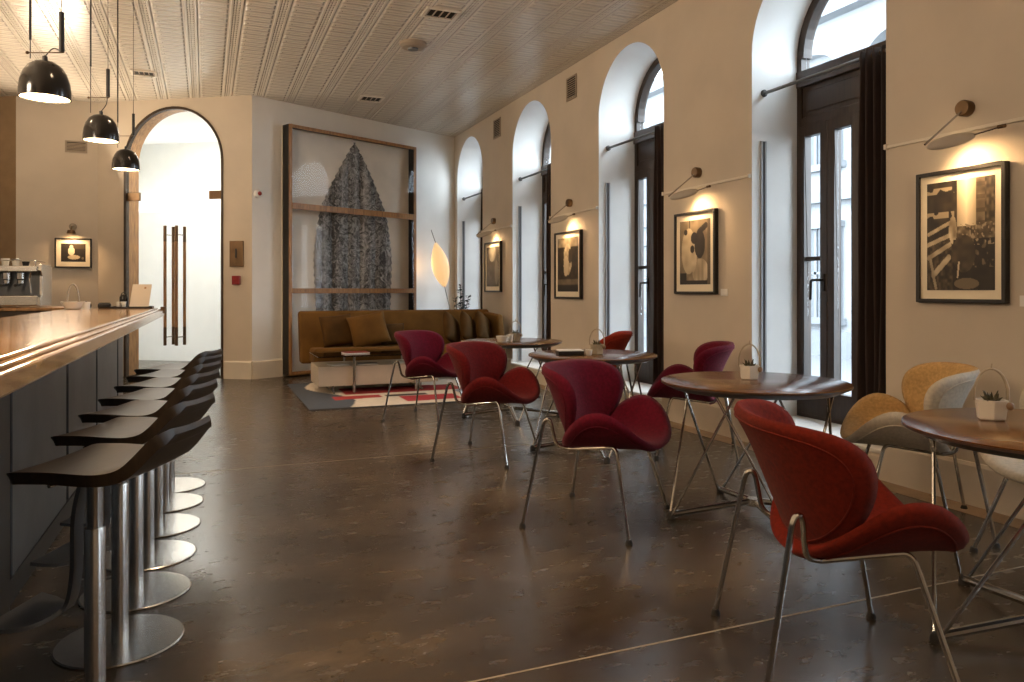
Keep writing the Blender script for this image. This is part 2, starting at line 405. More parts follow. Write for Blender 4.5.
ROOM = [(-3.6, -3.6), (XW + 1.0, -3.6), (XW + 1.0, 14.4), (-3.6, 14.4)]
b = MB(); b.prism([(-3.75, -3.75), (XW, -3.75), (XW, 15.4), (-3.75, 15.4)], lambda a, c, t: Vector((a, c, t)), -0.2, 0.0)
struct(b.build('floor', M_['floor']))
b = MB(); b.prism([(-3.75, -3.75), (XW + .2, -3.75), (XW + .2, 15.4), (-3.75, 15.4)], lambda a, c, t: Vector((a, c, t)), CEIL, CEIL + 0.15)
struct(b.build('ceiling', M_['tin']))
PR = lambda u, z, d=0: Vector((XW - d, u, z))
SILL = 0.17
ops = [(WIN0 + WSTEP * k + WWID / 2, WWID / 2, SILL, 3.18) for k in BAYS]
w, rv = arch_wall(PR, -3.6, PC[1], CEIL, ops, DEPTH + 0.12)
wr = struct(w.build('wall_right', M_['wall'])); rv.build('window_reveal', M_['reveal'], wr)
w, rv = arch_wall(PAB, 0, LAB, CEIL, [(1.21, 0.785, 0.0, 3.09)], 0.32)
wdr = struct(w.build('wall_door', M_['wall'])); rv.build('arch_lining', M_['oak'], wdr)
b = MB(); b.prism([(0, 0), (LBC, 0), (LBC, CEIL), (0, CEIL)], lambda a, z, t: PBC(a, z, t), -0.12, 0); struct(b.build('wall_back', M_['wall_white']))
b = MB(); b.box(PD[0], PA[0], PD[1], PD[1] + .12, 0, CEIL); struct(b.build('wall_bar', M_['wall']))
PDE, LDE, _, _ = line_frame((-3.7, 13.14), PD)
b = MB(); b.prism([(0, 0), (LDE, 0), (LDE, CEIL), (0, CEIL)], lambda a, z, t: PDE(a, z, t), -0.12, 0); struct(b.build('wall_alcove', M_['shaded_brown_wall']))
b = MB(); b.box(-3.72, -3.6, -3.6, 13.2, 0, CEIL); struct(b.build('wall_left', M_['wall']))
b = MB(); b.box(-3.72, XW + .6, -3.72, -3.6, 0, CEIL); struct(b.build('wall_rear', M_['wall']))

# floor joints, border strip, baseboards, picture rail
for i, yj in enumerate((2.262, 5.57, 8.88)):
    b = MB(); b.box(-0.60, XW - 0.2, yj - .004, yj + .004, 0.0, 0.0012); struct(b.build('trim_%d' % (i + 1), M_['joint']))
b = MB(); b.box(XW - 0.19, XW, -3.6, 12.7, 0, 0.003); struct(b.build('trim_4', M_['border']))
def board(P, u0, u1, h=0.25, t=0.025):
    return [(u0, u1)] and MB().prism([(0, 0), (t, 0), (t, h - .02), (t * .6, h), (0, h)], lambda a, z, s: P(s, z, a), u0, u1)
edges = [-3.6]
for k in BAYS: edges += [WIN0 + WSTEP * k, WIN0 + WSTEP * k + WWID]
edges.append(PC[1])
bb = MB()
for i in range(0, len(edges) - 1): 
    h = 0.25 if i % 2 == 0 else SILL
    bb.prism([(0, 0), (.025, 0), (.025, h - .02), (.015, h), (0, h)], lambda a, z, s: PR(s, z, a), edges[i], edges[i + 1])
struct(bb.build('baseboard_right', M_['base']))
bb = MB()
for (u0, u1) in ((0, 0.40), (2.02, LAB)): bb.prism([(0, 0), (.025, 0), (.025, .235), (.015, .25), (0, .25)], lambda a, z, s: PAB(s, z, a), u0, u1)
struct(bb.build('baseboard_door', M_['base']))
bb = MB().prism([(0, 0), (.025, 0), (.025, .235), (.015, .25), (0, .25)], lambda a, z, s: PBC(s, z, a), 0, 0.48)
bb.prism([(0, 0), (.025, 0), (.025, .235), (.015, .25), (0, .25)], lambda a, z, s: PBC(s, z, a), 2.93, LBC)
struct(bb.build('baseboard_back', M_['base']))
n_tr = 5
for i in range(0, len(edges) - 1, 2):
    if edges[i + 1] < 0: continue
    y0, y1 = edges[i] + .005, edges[i + 1] - .005
    if i == len(edges) - 2: continue
    b = MB(); b.box(XW - .022, XW - .004, y0, y1, 2.172, 2.192)
    b.box(XW - .03, XW, y0, y0 + .02, 2.165, 2.199); b.box(XW - .03, XW, y1 - .02, y1, 2.165, 2.199)
    struct(b.build('trim_%d' % n_tr, M_['base'], bevel=.003)); n_tr += 1

# ------------------------------------------------------------------ windows
XF = XW + DEPTH          # inner face of the window frames
def make_window(idx, k):
    y0 = WIN0 + WSTEP * k; y1 = y0 + WWID; yc = (y0 + y1) / 2; zs = 3.18; hf = WWID / 2
    g = sgroup('window_%d' % idx, (XF, yc, SILL))
    X0, X1 = XF, XF + .09
    fr = MB()
    # outer frame: jambs, bottom rail, arch ring
    fr.box(X0 + .001, X1, y0, y0 + .05, 2.6, zs); fr.box(X0 + .001, X1, y1 - .05, y1, 2.6, zs); fr.box(X0, X1, y0, y0 + .014, SILL, zs); fr.box(X0, X1, y1 - .014, y1, SILL, zs)
    fr.box(X0, X1, y0, y1, SILL, SILL + .06)
    n = 24
    for i in range(n):
        a0, a1 = PI * i / n, PI * (i + 1) / n
        def pt(a, r, x): return Vector((x, yc - r * math.cos(a), zs + r * math.sin(a)))
        vs = [pt(a, r, x) for x in (X0, X1) for (a, r) in ((a0, hf), (a1, hf), (a1, hf - .075), (a0, hf - .075))]
        fr.add(vs, [[0, 1, 2, 3], [4, 7, 6, 5], [2, 6, 7, 3], [0, 4, 5, 1]])
    fr.box(X0 - .01, X1, y0, y1, 2.98, 3.07)                    # fanlight sill
    fr.build('window_frame', M_['dark_wood'], g)
    tp = MB(); tp.box(X0 + .015, X1, y0 + .05, y1 - .05, 2.66, 2.98); tp.box(X0 - .03, X0 + .03, y0 + .02, y1 - .02, 2.93, 2.985)
    tp.box(X0, X0 + .03, y0 + .05, y1 - .05, 2.60, 2.68)
    tp.box(X0 + .005, X0 + .02, y0 + .10, y1 - .10, 2.72, 2.89)
    tp.build('transom_panel', M_['dark_wood'], g, bevel=.006)
    lw = (WWID - .03) / 4; st = .072
    for q in range(4):
        a1 = y1 - .015 - q * lw; a0 = a1 - lw
        lf = MB()
        lf.box(X0 - .005, X1 - .02, a0 + .002, a0 + st, SILL + .06, 2.61); lf.box(X0 - .005, X1 - .02, a1 - st, a1 - .002, SILL + .06, 2.61)
        lf.box(X0 - .005, X1 - .02, a0 + st, a1 - st, SILL + .06, SILL + .26); lf.box(X0 - .005, X1 - .02, a0 + st, a1 - st, 2.52, 2.61)
        if q in (0, 3): lf.box(X0 + .01, X1 - .03, a0 + st, a1 - st, 1.49, 1.525)
        leaf = lf.build('window_leaf', M_['dark_wood'], g, bevel=.005)
        gl = MB(); gl.box(X0 + .035, X0 + .041, a0 + st, a1 - st, SILL + .26, 2.52); gl.build('glass_pane', M_['glass'], leaf)
        if q == 0:
            hy = a0 + .035
            h = MB(); h.box(X0 - .02, X0 - .005, hy - .015, hy + .015, 1.24, 1.38)
            h.tube(smoothpts([(X0 - .012, hy, 1.33), (X0 - .055, hy, 1.33), (X0 - .055, hy + .085, 1.33), (X0 - .055, hy + .09, 1.17)], .02), .011)
            h.build('handle', M_['black'], leaf)
    f2 = MB(); poly = arch_pts(yc, hf - .07, zs) ; poly = [(yc - hf + .07, 3.06)] + poly + [(yc + hf - .07, 3.06)]
    f2.prism(poly, lambda a, z, t: Vector((t, a, z)), X0 + .035, X0 + .041); f2.build('fanlight_glass', M_['glass'], g)
    sl = MB(); sl.box(XW - .03, XF, y0 + .002, y1 - .002, SILL, SILL + .03); sl.build('window_sill', M_['white'], g, bevel=.008)
    # slim metal channel let into the far jamb
    ch = MB(); ch.box(XW + .085, XW + .10, y1 - .014, y1 - .0005, .22, 2.47); ch.box(XW + .125, XW + .14, y1 - .014, y1 - .0005, .22, 2.47)
    ch.build('jamb_channel', M_['grey_paint'], g)
    ch = MB(); ch.box(XW + .10, XW + .125, y1 - .006, y1 - .0005, .22, 2.47); ch.build('channel_slot', M_['slot_grey'], g)
for i, k in enumerate(BAYS): make_window(i + 1, k)

rodgrp = 'curtain rods across the window reveals'; curgrp = 'dark brown curtains at the windows'
wname = {0: 'nearest tall window', 1: 'second window from the camera', 2: 'third window from the camera', 3: 'far window by the sofa'}
def make_rod(y0):
    y1 = y0 + WWID; X = XW + .12; z = 2.865
    t = thing('curtain_rod', '', 'curtain rod', (X, y0 + WWID / 2, z))
    MB().tube([(X, y0 + .002, z), (X, y1 - .002, z)], .014, 12).build('rod', M_['dark_steel'], t)
    for yy, d in ((y0, 1), (y1, -1)):
        MB().lathe([(.001, .001), (.03, .001), (.03, .012), (.02, .02), (.001, .02)], (X, yy, z), 20, (0, d, 0)).build('bracket', M_['dark_steel'], t)
    return t
def make_curtain(y0):
    t = thing('curtain', '', 'curtain', (XW + .12, y0 + .16, SILL))
    ns, nz = 90, 14; o = []; fs = []
    for j in range(nz + 1):
        q = j / nz; z = SILL + .035 + (2.905 - SILL - .035) * q
        for i in range(ns + 1):
            s = i / ns; wdt = .30 + .03 * (1 - q) 
            yy = y0 + .02 + wdt * s
            am = .045 * (.9 + .25 * math.sin(7 * s + 3 * q))
            xx = XW + .125 + am * math.sin(2 * PI * 5.5 * s + .5 * math.sin(2.2 * q + 4 * s)) + .01 * math.sin(9 * q + 12 * s) * (1 - q)
            o.append((xx, yy, z))
    for j in range(nz):
        for i in range(ns):
            a = j * (ns + 1) + i; fs.append([a, a + 1, a + ns + 2, a + ns + 1])
    MB().add(o, fs, True).build('drape', M_['curtain'], t, solid=.006, autos=180)
    for i in range(9): MB().tube([(XW + .12 + .019 * math.cos(a * PI / 6), y0 + .04 + i * .034, 2.865 + .019 * math.sin(a * PI / 6)) for a in range(12)], .003, 6, closed=True).build('curtain_ring', M_['bronze'], t)
    return t
for k in (0, 1, 2, 3):
    y0 = WIN0 + WSTEP * k
    r = make_rod(y0); tag(r, 'thin steel curtain rod spanning the arched reveal of the ' + wname[k], 'curtain rod', rodgrp)
    c_ = make_curtain(y0); tag(c_, 'dark brown pleated curtain drawn to the right side of the ' + wname[k], 'curtain', curgrp)

# ------------------------------------------------------------------ the street outside
b = MB(); b.box(XW + DEPTH + .3, 40, -25, 60, -.45, -.3); tag(b.build('street', M_['asphalt']), 'grey street paving seen through the window glass', 'street')
bl = thing('building', 'pale stone building with pedimented windows across the street', 'building', (15.0, 20, -.3))
FX = 13.5
b = MB(); b.box(FX, FX + 1.5, 9.0, 50, -.3, 7.9); b.build('wall', M_['stone'], bl)
b = MB(); b.box(FX - .35, FX, 9.0, 50, 7.55, 7.9); b.box(FX - .2, FX, 9.0, 50, 3.3, 3.55); b.box(FX - .12, FX, 9.0, 50, -.3, .3); b.build('cornice', M_['stone2'], bl)
yy = 10.55
while yy < 36:
    for (z0, z1) in ((.6, 2.7), (4.2, 6.1)):
        f_ = MB(); f_.box(FX - .1, FX + .02, yy - .15, yy, z0, z1); f_.box(FX - .1, FX + .02, yy + 1.3, yy + 1.45, z0, z1)
        f_.box(FX - .18, FX + .02, yy - .25, yy + 1.55, z0 - .15, z0); f_.box(FX - .15, FX + .02, yy - .2, yy + 1.5, z1, z1 + .14)
        f_.box(FX - .05, FX + .02, yy + .61, yy + .69, z0, z1); f_.box(FX - .05, FX + .02, yy, yy + 1.3, (z0 + z1) / 2 - .03, (z0 + z1) / 2 + .03)
        wf = f_.build('window', M_['stone2'], bl)
        MB().box(FX - .02, FX + .01, yy, yy + 1.3, z0, z1).build('pane', M_['pane_dark'], wf)
        if z0 > 3:
            pd = MB(); n = 14
            ring = [(yy + .65 + 1.05 * math.cos(PI * i / n), z1 + .16 + .62 * math.sin(PI * i / n)) for i in range(n + 1)]
            ring2 = [(yy + .65 + .85 * math.cos(PI * i / n), z1 + .22 + .45 * math.sin(PI * i / n)) for i in range(n + 1)]
            for a, c_, d_, e_ in zip(ring, ring[1:], ring2[1:], ring2): pd.prism([a, c_, d_, e_], lambda p, z, t: Vector((t, p, z)), FX - .3, FX + .01)
            pd.build('pediment', M_['stone'], wf)
    yy += 2.6

# ------------------------------------------------------------------ glass doors and vestibule
dg = sgroup('door_1', PAB(1.21, 0, 0))
fr = MB(); fr_pts = [(1.21 - .785, 0)] + arch_pts(1.21, .785, 3.09) + [(1.21 + .785, 0)]
inn = [(1.21 - .75, 0)] + arch_pts(1.21, .75, 3.09) + [(1.21 + .75, 0)]
for a, c_, d_, e_ in zip(fr_pts, fr_pts[1:], inn[1:], inn): fr.prism([a, c_, d_, e_], lambda u, z, t: PAB(u, z, t), -.06, .008)
fr.build('door_frame', M_['oak_dark'], dg)
gd = -.035
tr = MB(); tr.prism([(.46, 2.60)] + arch_pts(1.21, .75, 3.09) + [(1.96, 2.60)], lambda u, z, t: PAB(u, z, t), gd - .006, gd + .006); tr.build('transom_glass', M_['glass_door'], dg)
for s_, (u0, u1, uh) in enumerate(((.465, 1.206, 1.125), (1.214, 1.955, 1.305))):
    lf = MB(); lf.prism([(u0, .012), (u1, .012), (u1, 2.592), (u0, 2.592)], lambda u, z, t: PAB(u, z, t), gd - .006, gd + .006)
    leaf = lf.build('door_leaf', M_['glass_door'], dg)
    ft = MB(); a0, a1 = (.462, .66) if s_ == 0 else (1.76, 1.958)
    ft.prism([(a0, 2.54), (a1, 2.54), (a1, 2.66), (a0, 2.66)], lambda u, z, t: PAB(u, z, t), gd - .02, gd + .02); ft.build('patch_fitting', M_['bronze'], leaf, bevel=.004)
    for d_ in (gd + .095, gd - .095):
        h = MB(); h.tube([PAB(uh, .72, d_), PAB(uh, 1.94, d_)], .021, 14)
        hb = h.build('handle', M_['oak'], leaf)
        h = MB(); h.tube([PAB(uh, .46, d_), PAB(uh, .72, d_)], .0215, 14); h.tube([PAB(uh, 1.94, d_), PAB(uh, 2.165, d_)], .0215, 14); h.build('handle_end', M_['bronze'], leaf)
    h = MB()
    for z in (.58, 2.04): h.tube([PAB(uh, z, gd - .095), PAB(uh, z, gd + .095)], .009, 8)
    h.build('handle_standoff', M_['steel'], leaf)
# vestibule behind the glass
PV, _, _, _ = line_frame(PA, PB)
UR = lambda d: LAB - .26 - .612 * d          # just behind the back wall, seen from the vestibule
vs = MB(); vs.prism([(-2.2, 2.4), (UR(-2.8), 2.4), (UR(-2.8), CEIL), (-2.2, CEIL)], lambda u, z, t: PAB(u, z, t), -2.9, -2.8); struct(vs.build('wall_vestibule_high', M_['vest']))
vs = MB(); vs.prism([(-2.2, 0), (UR(-2.3), 0), (UR(-2.3), 2.58), (-2.2, 2.66)], lambda u, z, t: PAB(u, z, t), -2.5, -2.3); struct(vs.build('wall_vestibule', M_['vest']))
v2 = MB(); v2.prism([(-2.8, 0), (-.33, 0), (-.33, CEIL), (-2.8, CEIL)], lambda d, z, u: PAB(u, z, d), -2.2, -2.1); struct(v2.build('wall_vestibule_left', M_['vest']))
v2 = MB(); v2.prism([(UR(-.33), -.33), (UR(-2.85), -2.85), (UR(-2.85) + .06, -2.85), (UR(-.33) + .06, -.33)], lambda u, d, z: PAB(u, z, d), 0, CEIL); struct(v2.build('wall_vestibule_right', M_['vest']))
v2 = MB(); v2.prism([(-2.2, -2.9), (UR(-2.9), -2.9), (UR(-.33), -.33), (-2.2, -.33)], lambda u, d, z: PAB(u, z, d), CEIL - .03, CEIL - .001); struct(v2.build('ceiling_vestibule', M_['vest']))
hr = thing('handrail', 'slim metal handrail on the white wall behind the glass door', 'handrail', PAB(2.0, 0, -2.2))
MB().tube(smoothpts([PAB(1.95, 1.02, -2.2), PAB(2.75, 1.0, -2.2)], .02), .018, 10).build('rail', M_['steel'], hr)
bk = MB()
for u in (2.05, 2.6): bk.tube(smoothpts([PAB(u, 1.0, -2.2), PAB(u, .93, -2.2), PAB(u, .92, -2.3)], .03), .009, 8)
bk.build('bracket', M_['steel'], hr)
light('vestibule_lamp', 'AREA', PAB(1.0, 3.9, -1.2), 85, (1.0, 0.95, 0.88), 1.4, rot=(0, 0, 0))
light('vestibule_cove', 'AREA', PAB(.9, 2.70, -2.62), 11, (1.0, 0.76, 0.46), 2.6, rot=(PI, 0, -math.atan2(1.306, 2.054)), size_y=.2)

# ------------------------------------------------------------------ small wall fittings
def plate(name, P, u0, u1, z0, z1, t, m, label, cat, bevel=.004, group=None):
    b = MB(); b.prism([(u0, z0), (u1, z0), (u1, z1), (u0, z1)], lambda u, z, d: P(u, z, d), 0.001, t)
    return tag(b.build(name, m, bevel=bevel), label, cat, group)
pl = thing('wall_plaque', 'bronze wall plaque with a dark keyhole slot right of the arched door', 'plaque', PAB(2.204, 1.573, 0))
MB().prism([(2.10, 1.575), (2.31, 1.575), (2.31, 1.94), (2.10, 1.94)], lambda u, z, d: PAB(u, z, d), .001, .02).build('plate', M_['bronze'], pl, bevel=.004)
MB().prism([(2.19, 1.70), (2.215, 1.70), (2.215, 1.83), (2.19, 1.83)], lambda u, z, d: PAB(u, z, d), .02, .03).build('slot', M_['black'], pl, bevel=.004)
al = thing('fire_alarm', 'small red fire alarm pull box below the bronze plaque', 'fire alarm', PAB(2.204, 1.32, 0))
MB().prism([(2.15, 1.325), (2.265, 1.325), (2.265, 1.45), (2.15, 1.45)], lambda u, z, d: PAB(u, z, d), .001, .05).build('body', M_['red'], al, bevel=.008)
MB().prism([(2.17, 1.375), (2.245, 1.375), (2.245, 1.40), (2.17, 1.40)], lambda u, z, d: PAB(u, z, d), .05, .06).build('pull_bar', M_['red'], al, bevel=.003)
cm = thing('motion_sensor', 'small white dome sensor with dark eye on the white wall corner', 'sensor', PBC(.075, 2.6, 0))
MB().lathe([(.055, .001), (.055, .03), (.045, .05), (.001, .06)], PBC(.075, 2.605, 0), 20, (nBC[0], nBC[1], 0)).build('dome', M_['white'], cm)
MB().ball(PBC(.085, 2.605, .055), .03).build('eye', M_['red'], cm)
def wall_vent(Pf, u0, u1, z0, z1, label, cat='vent', n=9, m='vent'):
    v = thing('wall_vent', label, cat, Pf((u0 + u1) / 2, z0, 0))
    f_ = MB()
    for (a, b_, c_, d_) in ((u0, u0 + .02, z0, z1), (u1 - .02, u1, z0, z1), (u0 + .02, u1 - .02, z0, z0 + .02), (u0 + .02, u1 - .02, z1 - .02, z1)):
        f_.prism([(a, c_), (b_, c_), (b_, d_), (a, d_)], lambda u, z, d: Pf(u, z, d), .001, .014)
    f_.build('frame', M_[m], v)
    MB().prism([(u0 + .02, z0 + .02), (u1 - .02, z0 + .02), (u1 - .02, z1 - .02), (u0 + .02, z1 - .02)], lambda u, z, d: Pf(u, z, d), .001, .003).build('backing', M_['dark'], v)
    sl = MB()
    for i in range(n):
        z = z0 + .025 + (z1 - z0 - .05) * (i + .5) / n
        sl.prism([(.004, z - .007), (.012, z - .012), (.013, z - .008), (.005, z + .004)], lambda d, zz, u: Pf(u, zz, d), u0 + .02, u1 - .02)
    sl.build('slats', M_[m], v)
wall_vent(PR, 10.53, 10.82, 3.57, 3.86, 'small square vent high on the wall left of the third window arch', n=9)
wall_vent(PR, 8.03, 8.30, 3.565, 3.85, 'small square vent high between the second and third window arches', n=9)
PBAR = lambda u, z, d=0: Vector((u, PD[1] - d, z))
wall_vent(PBAR, -1.86, -1.58, 3.23, 3.40, 'grey vent grille high on the wall behind the hanging lamps', n=6)
PCE = None
def ceil_vent(x0, x1, y0, y1, label, n=5):
    v = thing('ceiling_vent', label, 'ceiling vent', ((x0 + x1) / 2, (y0 + y1) / 2, CEIL - .02))
    f_ = MB()
    for (a, b_, c_, d_) in ((x0, x0 + .03, y0, y1), (x1 - .03, x1, y0, y1), (x0 + .03, x1 - .03, y0, y0 + .03), (x0 + .03, x1 - .03, y1 - .03, y1)): f_.box(a, b_, c_, d_, CEIL - .016, CEIL - .001)
    f_.build('frame', M_['base'], v)
    MB().box(x0 + .03, x1 - .03, y0 + .03, y1 - .03, CEIL - .003, CEIL - .001).build('backing', M_['dark'], v)
    s_ = MB()
    for i in range(n):
        x = x0 + .04 + (x1 - x0 - .08) * i / (n - 1); s_.box(x - .004, x + .006, y0 + .03, y1 - .03, CEIL - .014, CEIL - .004)
    s_.build('slats', M_['vent'], v)
ceil_vent(1.98, 2.33, 6.98, 7.24, 'nearest slatted ceiling vent, above the middle of the room')
ceil_vent(2.02, 2.36, 10.5, 10.8, 'far slatted ceiling vent above the brown sofa')
ceil_vent(-.86, -.56, 10.35, 10.6, 'ceiling vent above the arched glass door')
sd = thing('smoke_detector', 'round white smoke detector on the pressed tin ceiling', 'smoke detector', (2.13, 8.09, CEIL))
MB().lathe([(.15, -.001), (.15, -.03), (.12, -.055), (.001, -.06)], (2.13, 8.09, CEIL), 28).build('housing', M_['vent'], sd)
MB().lathe([(.06, -.06), (.055, -.075), (.001, -.078)], (2.13, 8.09, CEIL), 20).build('cap', M_['dark_steel'], sd)

# ------------------------------------------------------------------ framed prints and their picture lamps
def noise2(x, y, s=0):
    def h(i, j):
        n = (int(i) * 374761393 + int(j) * 668265263 + s * 1442695041) & 0xffffffff
        n = ((n ^ (n >> 13)) * 1274126177) & 0xffffffff
        return ((n ^ (n >> 16)) & 0xffff) / 65535.0
    i, j = math.floor(x), math.floor(y); fx, fy = x - i, y - j; fx = fx * fx * (3 - 2 * fx); fy = fy * fy * (3 - 2 * fy)
    return (h(i, j) * (1 - fx) + h(i + 1, j) * fx) * (1 - fy) + (h(i, j + 1) * (1 - fx) + h(i + 1, j + 1) * fx) * fy
def sepia(v):
    v = max(0.0, min(1.0, v * 1.12 - .06)) ** 1.55; return (.012 + .80 * v ** 1.25, .009 + .70 * v ** 1.35, .006 + .52 * v ** 1.5)
def ell(u, v, cu, cv, ru, rv): return ((u - cu) / ru) ** 2 + ((v - cv) / rv) ** 2 < 1
def seg(u, v, a, b_, c_, d_, w):
    L2 = (c_ - a) ** 2 + (d_ - b_) ** 2; t = max(0, min(1, ((u - a) * (c_ - a) + (v - b_) * (d_ - b_)) / L2))
    return math.hypot(u - a - t * (c_ - a), v - b_ - t * (d_ - b_)) < w
def pic_street(u, v):       # crowded street under a bright strip of sky, benches at left
    n = noise2(u * 14, v * 18, 1); n2 = noise2(u * 30, v * 34, 2)
    x = .10 + .18 * n * n2
    if v > .45 and .46 < u < .74: x = .55 + .35 * max(0, 1 - abs(u - .6) * 5)
    if u > .74 and v > .42: x = .22 + .25 * n * (1 if int(v * 26) % 3 else .4)
    if u > .86 and v > .5: x = .12 + .3 * n2
    if u < .46 and v > .55: x = .07 + .16 * n
    if u < .42 and v > .6 and int(v * 18) % 4 == 0 and n > .45: x = .6
    if .42 < v < .58 and u > .45: x = .2 + .5 * n2 * n
    if v < .45 and u < .40: x = .10 + .25 * n2
    for (a, b_, c_, d_, w) in ((.02, .52, .36, .62, .018), (.0, .42, .34, .5, .02), (.02, .3, .36, .42, .022), (.05, .3, .14, .02, .02), (.1, .14, .34, .3, .03)):
        if seg(u, v, a, b_, c_, d_, w): x = .55 + .2 * n
    if ell(u, v, .40, .55, .06, .13): x = .45 + .35 * n
    if v < .46 and u > .40: x = .05 + .10 * n + (.3 * n2 if n2 > .72 and v > .2 else 0)
    if .40 < u and .40 < v < .60 and noise2(u * 46, v * 40, 12) > .7: x = .55
    if ell(u, v, .56, .33, .17, .17): x = .14 + .16 * n
    if ell(u, v, .60, .06, .18, .05): x = .42
    if seg(u, v, .47, .12, .49, .25, .012): x = .75
    return sepia(x)
def pic_figure(u, v):       # dark haired figure in pale clothes seen from above, pale wall
    n = noise2(u * 9, v * 12, 3); x = .38 + .16 * n
    if seg(u, v, .33, 1.0, .33, .78, .012): x = .18
    if ell(u, v, .30, .52, .24, .36) : x = .62 + .1 * n
    if ell(u, v, .68, .20, .26, .20): x = .80 - .25 * noise2(u * 16, v * 5, 8)
    if ell(u, v, .45, .45, .12, .26): x = .55 + .2 * n
    if ell(u, v, .66, .62, .17, .22) or seg(u, v, .62, .8, .86, .9, .05): x = .06 + .12 * n
    if ell(u, v, .48, .72, .11, .09) or ell(u, v, .42, .55, .07, .06): x = .07
    if ell(u, v, .20, .82, .06, .045): x = .06
    if v < .06 or (u < .22 and v < .18): x = .06
    if u > .9: x = .35
    return sepia(x)
def pic_arch(u, v):         # pale figure between dark sides, light hem below
    n = noise2(u * 10, v * 14, 4); x = .10 + .14 * n
    if v > .82: x = .45 + .25 * n
    if ell(u, v, .5, .6, .2, .3): x = .55 + .3 * n
    if ell(u, v, .42, .48, .12, .2): x = .72
    if ell(u, v, .62, .66, .09, .14): x = .22
    if .12 < v < .24: x = .35 + .1 * n
    if v < .12: x = .05 + .05 * n
    return sepia(x)
def pic_mist(u, v):         # soft grey haze with a pale flare above
    n = noise2(u * 6, v * 9, 5); x = .25 + .12 * n
    if ell(u, v, .45, .85, .3, .22): x = .7 - .2 * n
    if ell(u, v, .8, .35, .15, .3): x = .48
    q = sepia(x); return (q[0] * .8, q[1] * .9, q[2] * 1.1)
def pic_still(u, v):        # bright jug and dish on a dark ground
    n = noise2(u * 9, v * 8, 6); x = .06 + .08 * n
    if v > .72 and u > .35: x = .22
    if ell(u, v, .42, .58, .14, .22) or ell(u, v, .42, .82, .07, .1): x = .85
    if ell(u, v, .52, .25, .25, .12): x = .65 + .1 * n
    if ell(u, v, .88, .2, .05, .07): x = .4
    return sepia(x)
def framed(Pf, u0, u1, z0, z1, fn, label, t=.045, fw=.022, mw=.055, flip=False, nx=64, nz=84, tilt=0.0):
    g = thing('framed_photograph', label, 'picture', Pf((u0 + u1) / 2, z0, .0), group='framed photographs on the walls')
    f_ = MB()
    for (a, b_, c_, d_) in ((u0, u0 + fw, z0, z1), (u1 - fw, u1, z0, z1), (u0 + fw, u1 - fw, z0, z0 + fw), (u0 + fw, u1 - fw, z1 - fw, z1)):
        f_.prism([(a, c_), (b_, c_), (b_, d_), (a, d_)], lambda u, z, d: Pf(u, z, d), .002, t)
    f_.build('frame', M_['black'], g, bevel=.003)
    MB().prism([(u0 + fw, z0 + fw), (u1 - fw, z0 + fw), (u1 - fw, z1 - fw), (u0 + fw, z1 - fw)], lambda u, z, d: Pf(u, z, d), .002, t - .018).build('mat_board', M_['mat_board'], g)
    a0, a1, c0, c1 = u0 + fw + mw, u1 - fw - mw, z0 + fw + mw * 1.15, z1 - fw - mw
    o, fs, cols = [], [], []
    for j in range(nz + 1):
        for i in range(nx + 1):
            uu, vv = i / nx, j / nz
            o.append(Pf(a0 + (a1 - a0) * uu, c0 + (c1 - c0) * vv, t - .0165)); cols.append(fn(1 - uu if flip else uu, vv))
    for j in range(nz):
        for i in range(nx):
            a = j * (nx + 1) + i; fs.append([a, a + 1, a + nx + 2, a + nx + 1])
    MB().add(o, fs).build('print', M_['attr'], g, cols=cols)
    return g
framed(PR, 2.80, 3.362, 1.175, 1.965, pic_street, 'largest black framed street photograph, on the right wall past the nearest curtain', flip=True, mw=.045, nx=120, nz=160)
framed(PR, 5.35, 5.96, 1.215, 1.96, pic_figure, 'black framed photograph of a figure in white, between the two nearest windows', flip=True, nx=100, nz=120)
framed(PR, 7.87, 8.58, 1.145, 1.965, pic_arch, 'black framed photograph with a pale figure between dark sides, past the second window', flip=True, nx=40, nz=50)
framed(PR, 10.46, 11.15, 1.22, 1.99, pic_mist, 'narrow looking black framed hazy grey photograph on the wall near the sofa', flip=True, nx=40, nz=50)
framed(PBAR, -1.985, -1.52, 1.57, 1.994, pic_still, 'small black framed still life behind the bar', fw=.018, mw=.06, nx=50, nz=44)
for (y, z, lb) in ((2.70, 1.16, 'tiny white caption card right of the largest street photograph'), (5.27, 1.20, 'tiny white caption card right of the figure in white photograph')):
    plate('caption_card', PR, y - .045, y + .045, z, z + .06, .006, M_['white'], lb, 'card', bevel=0)

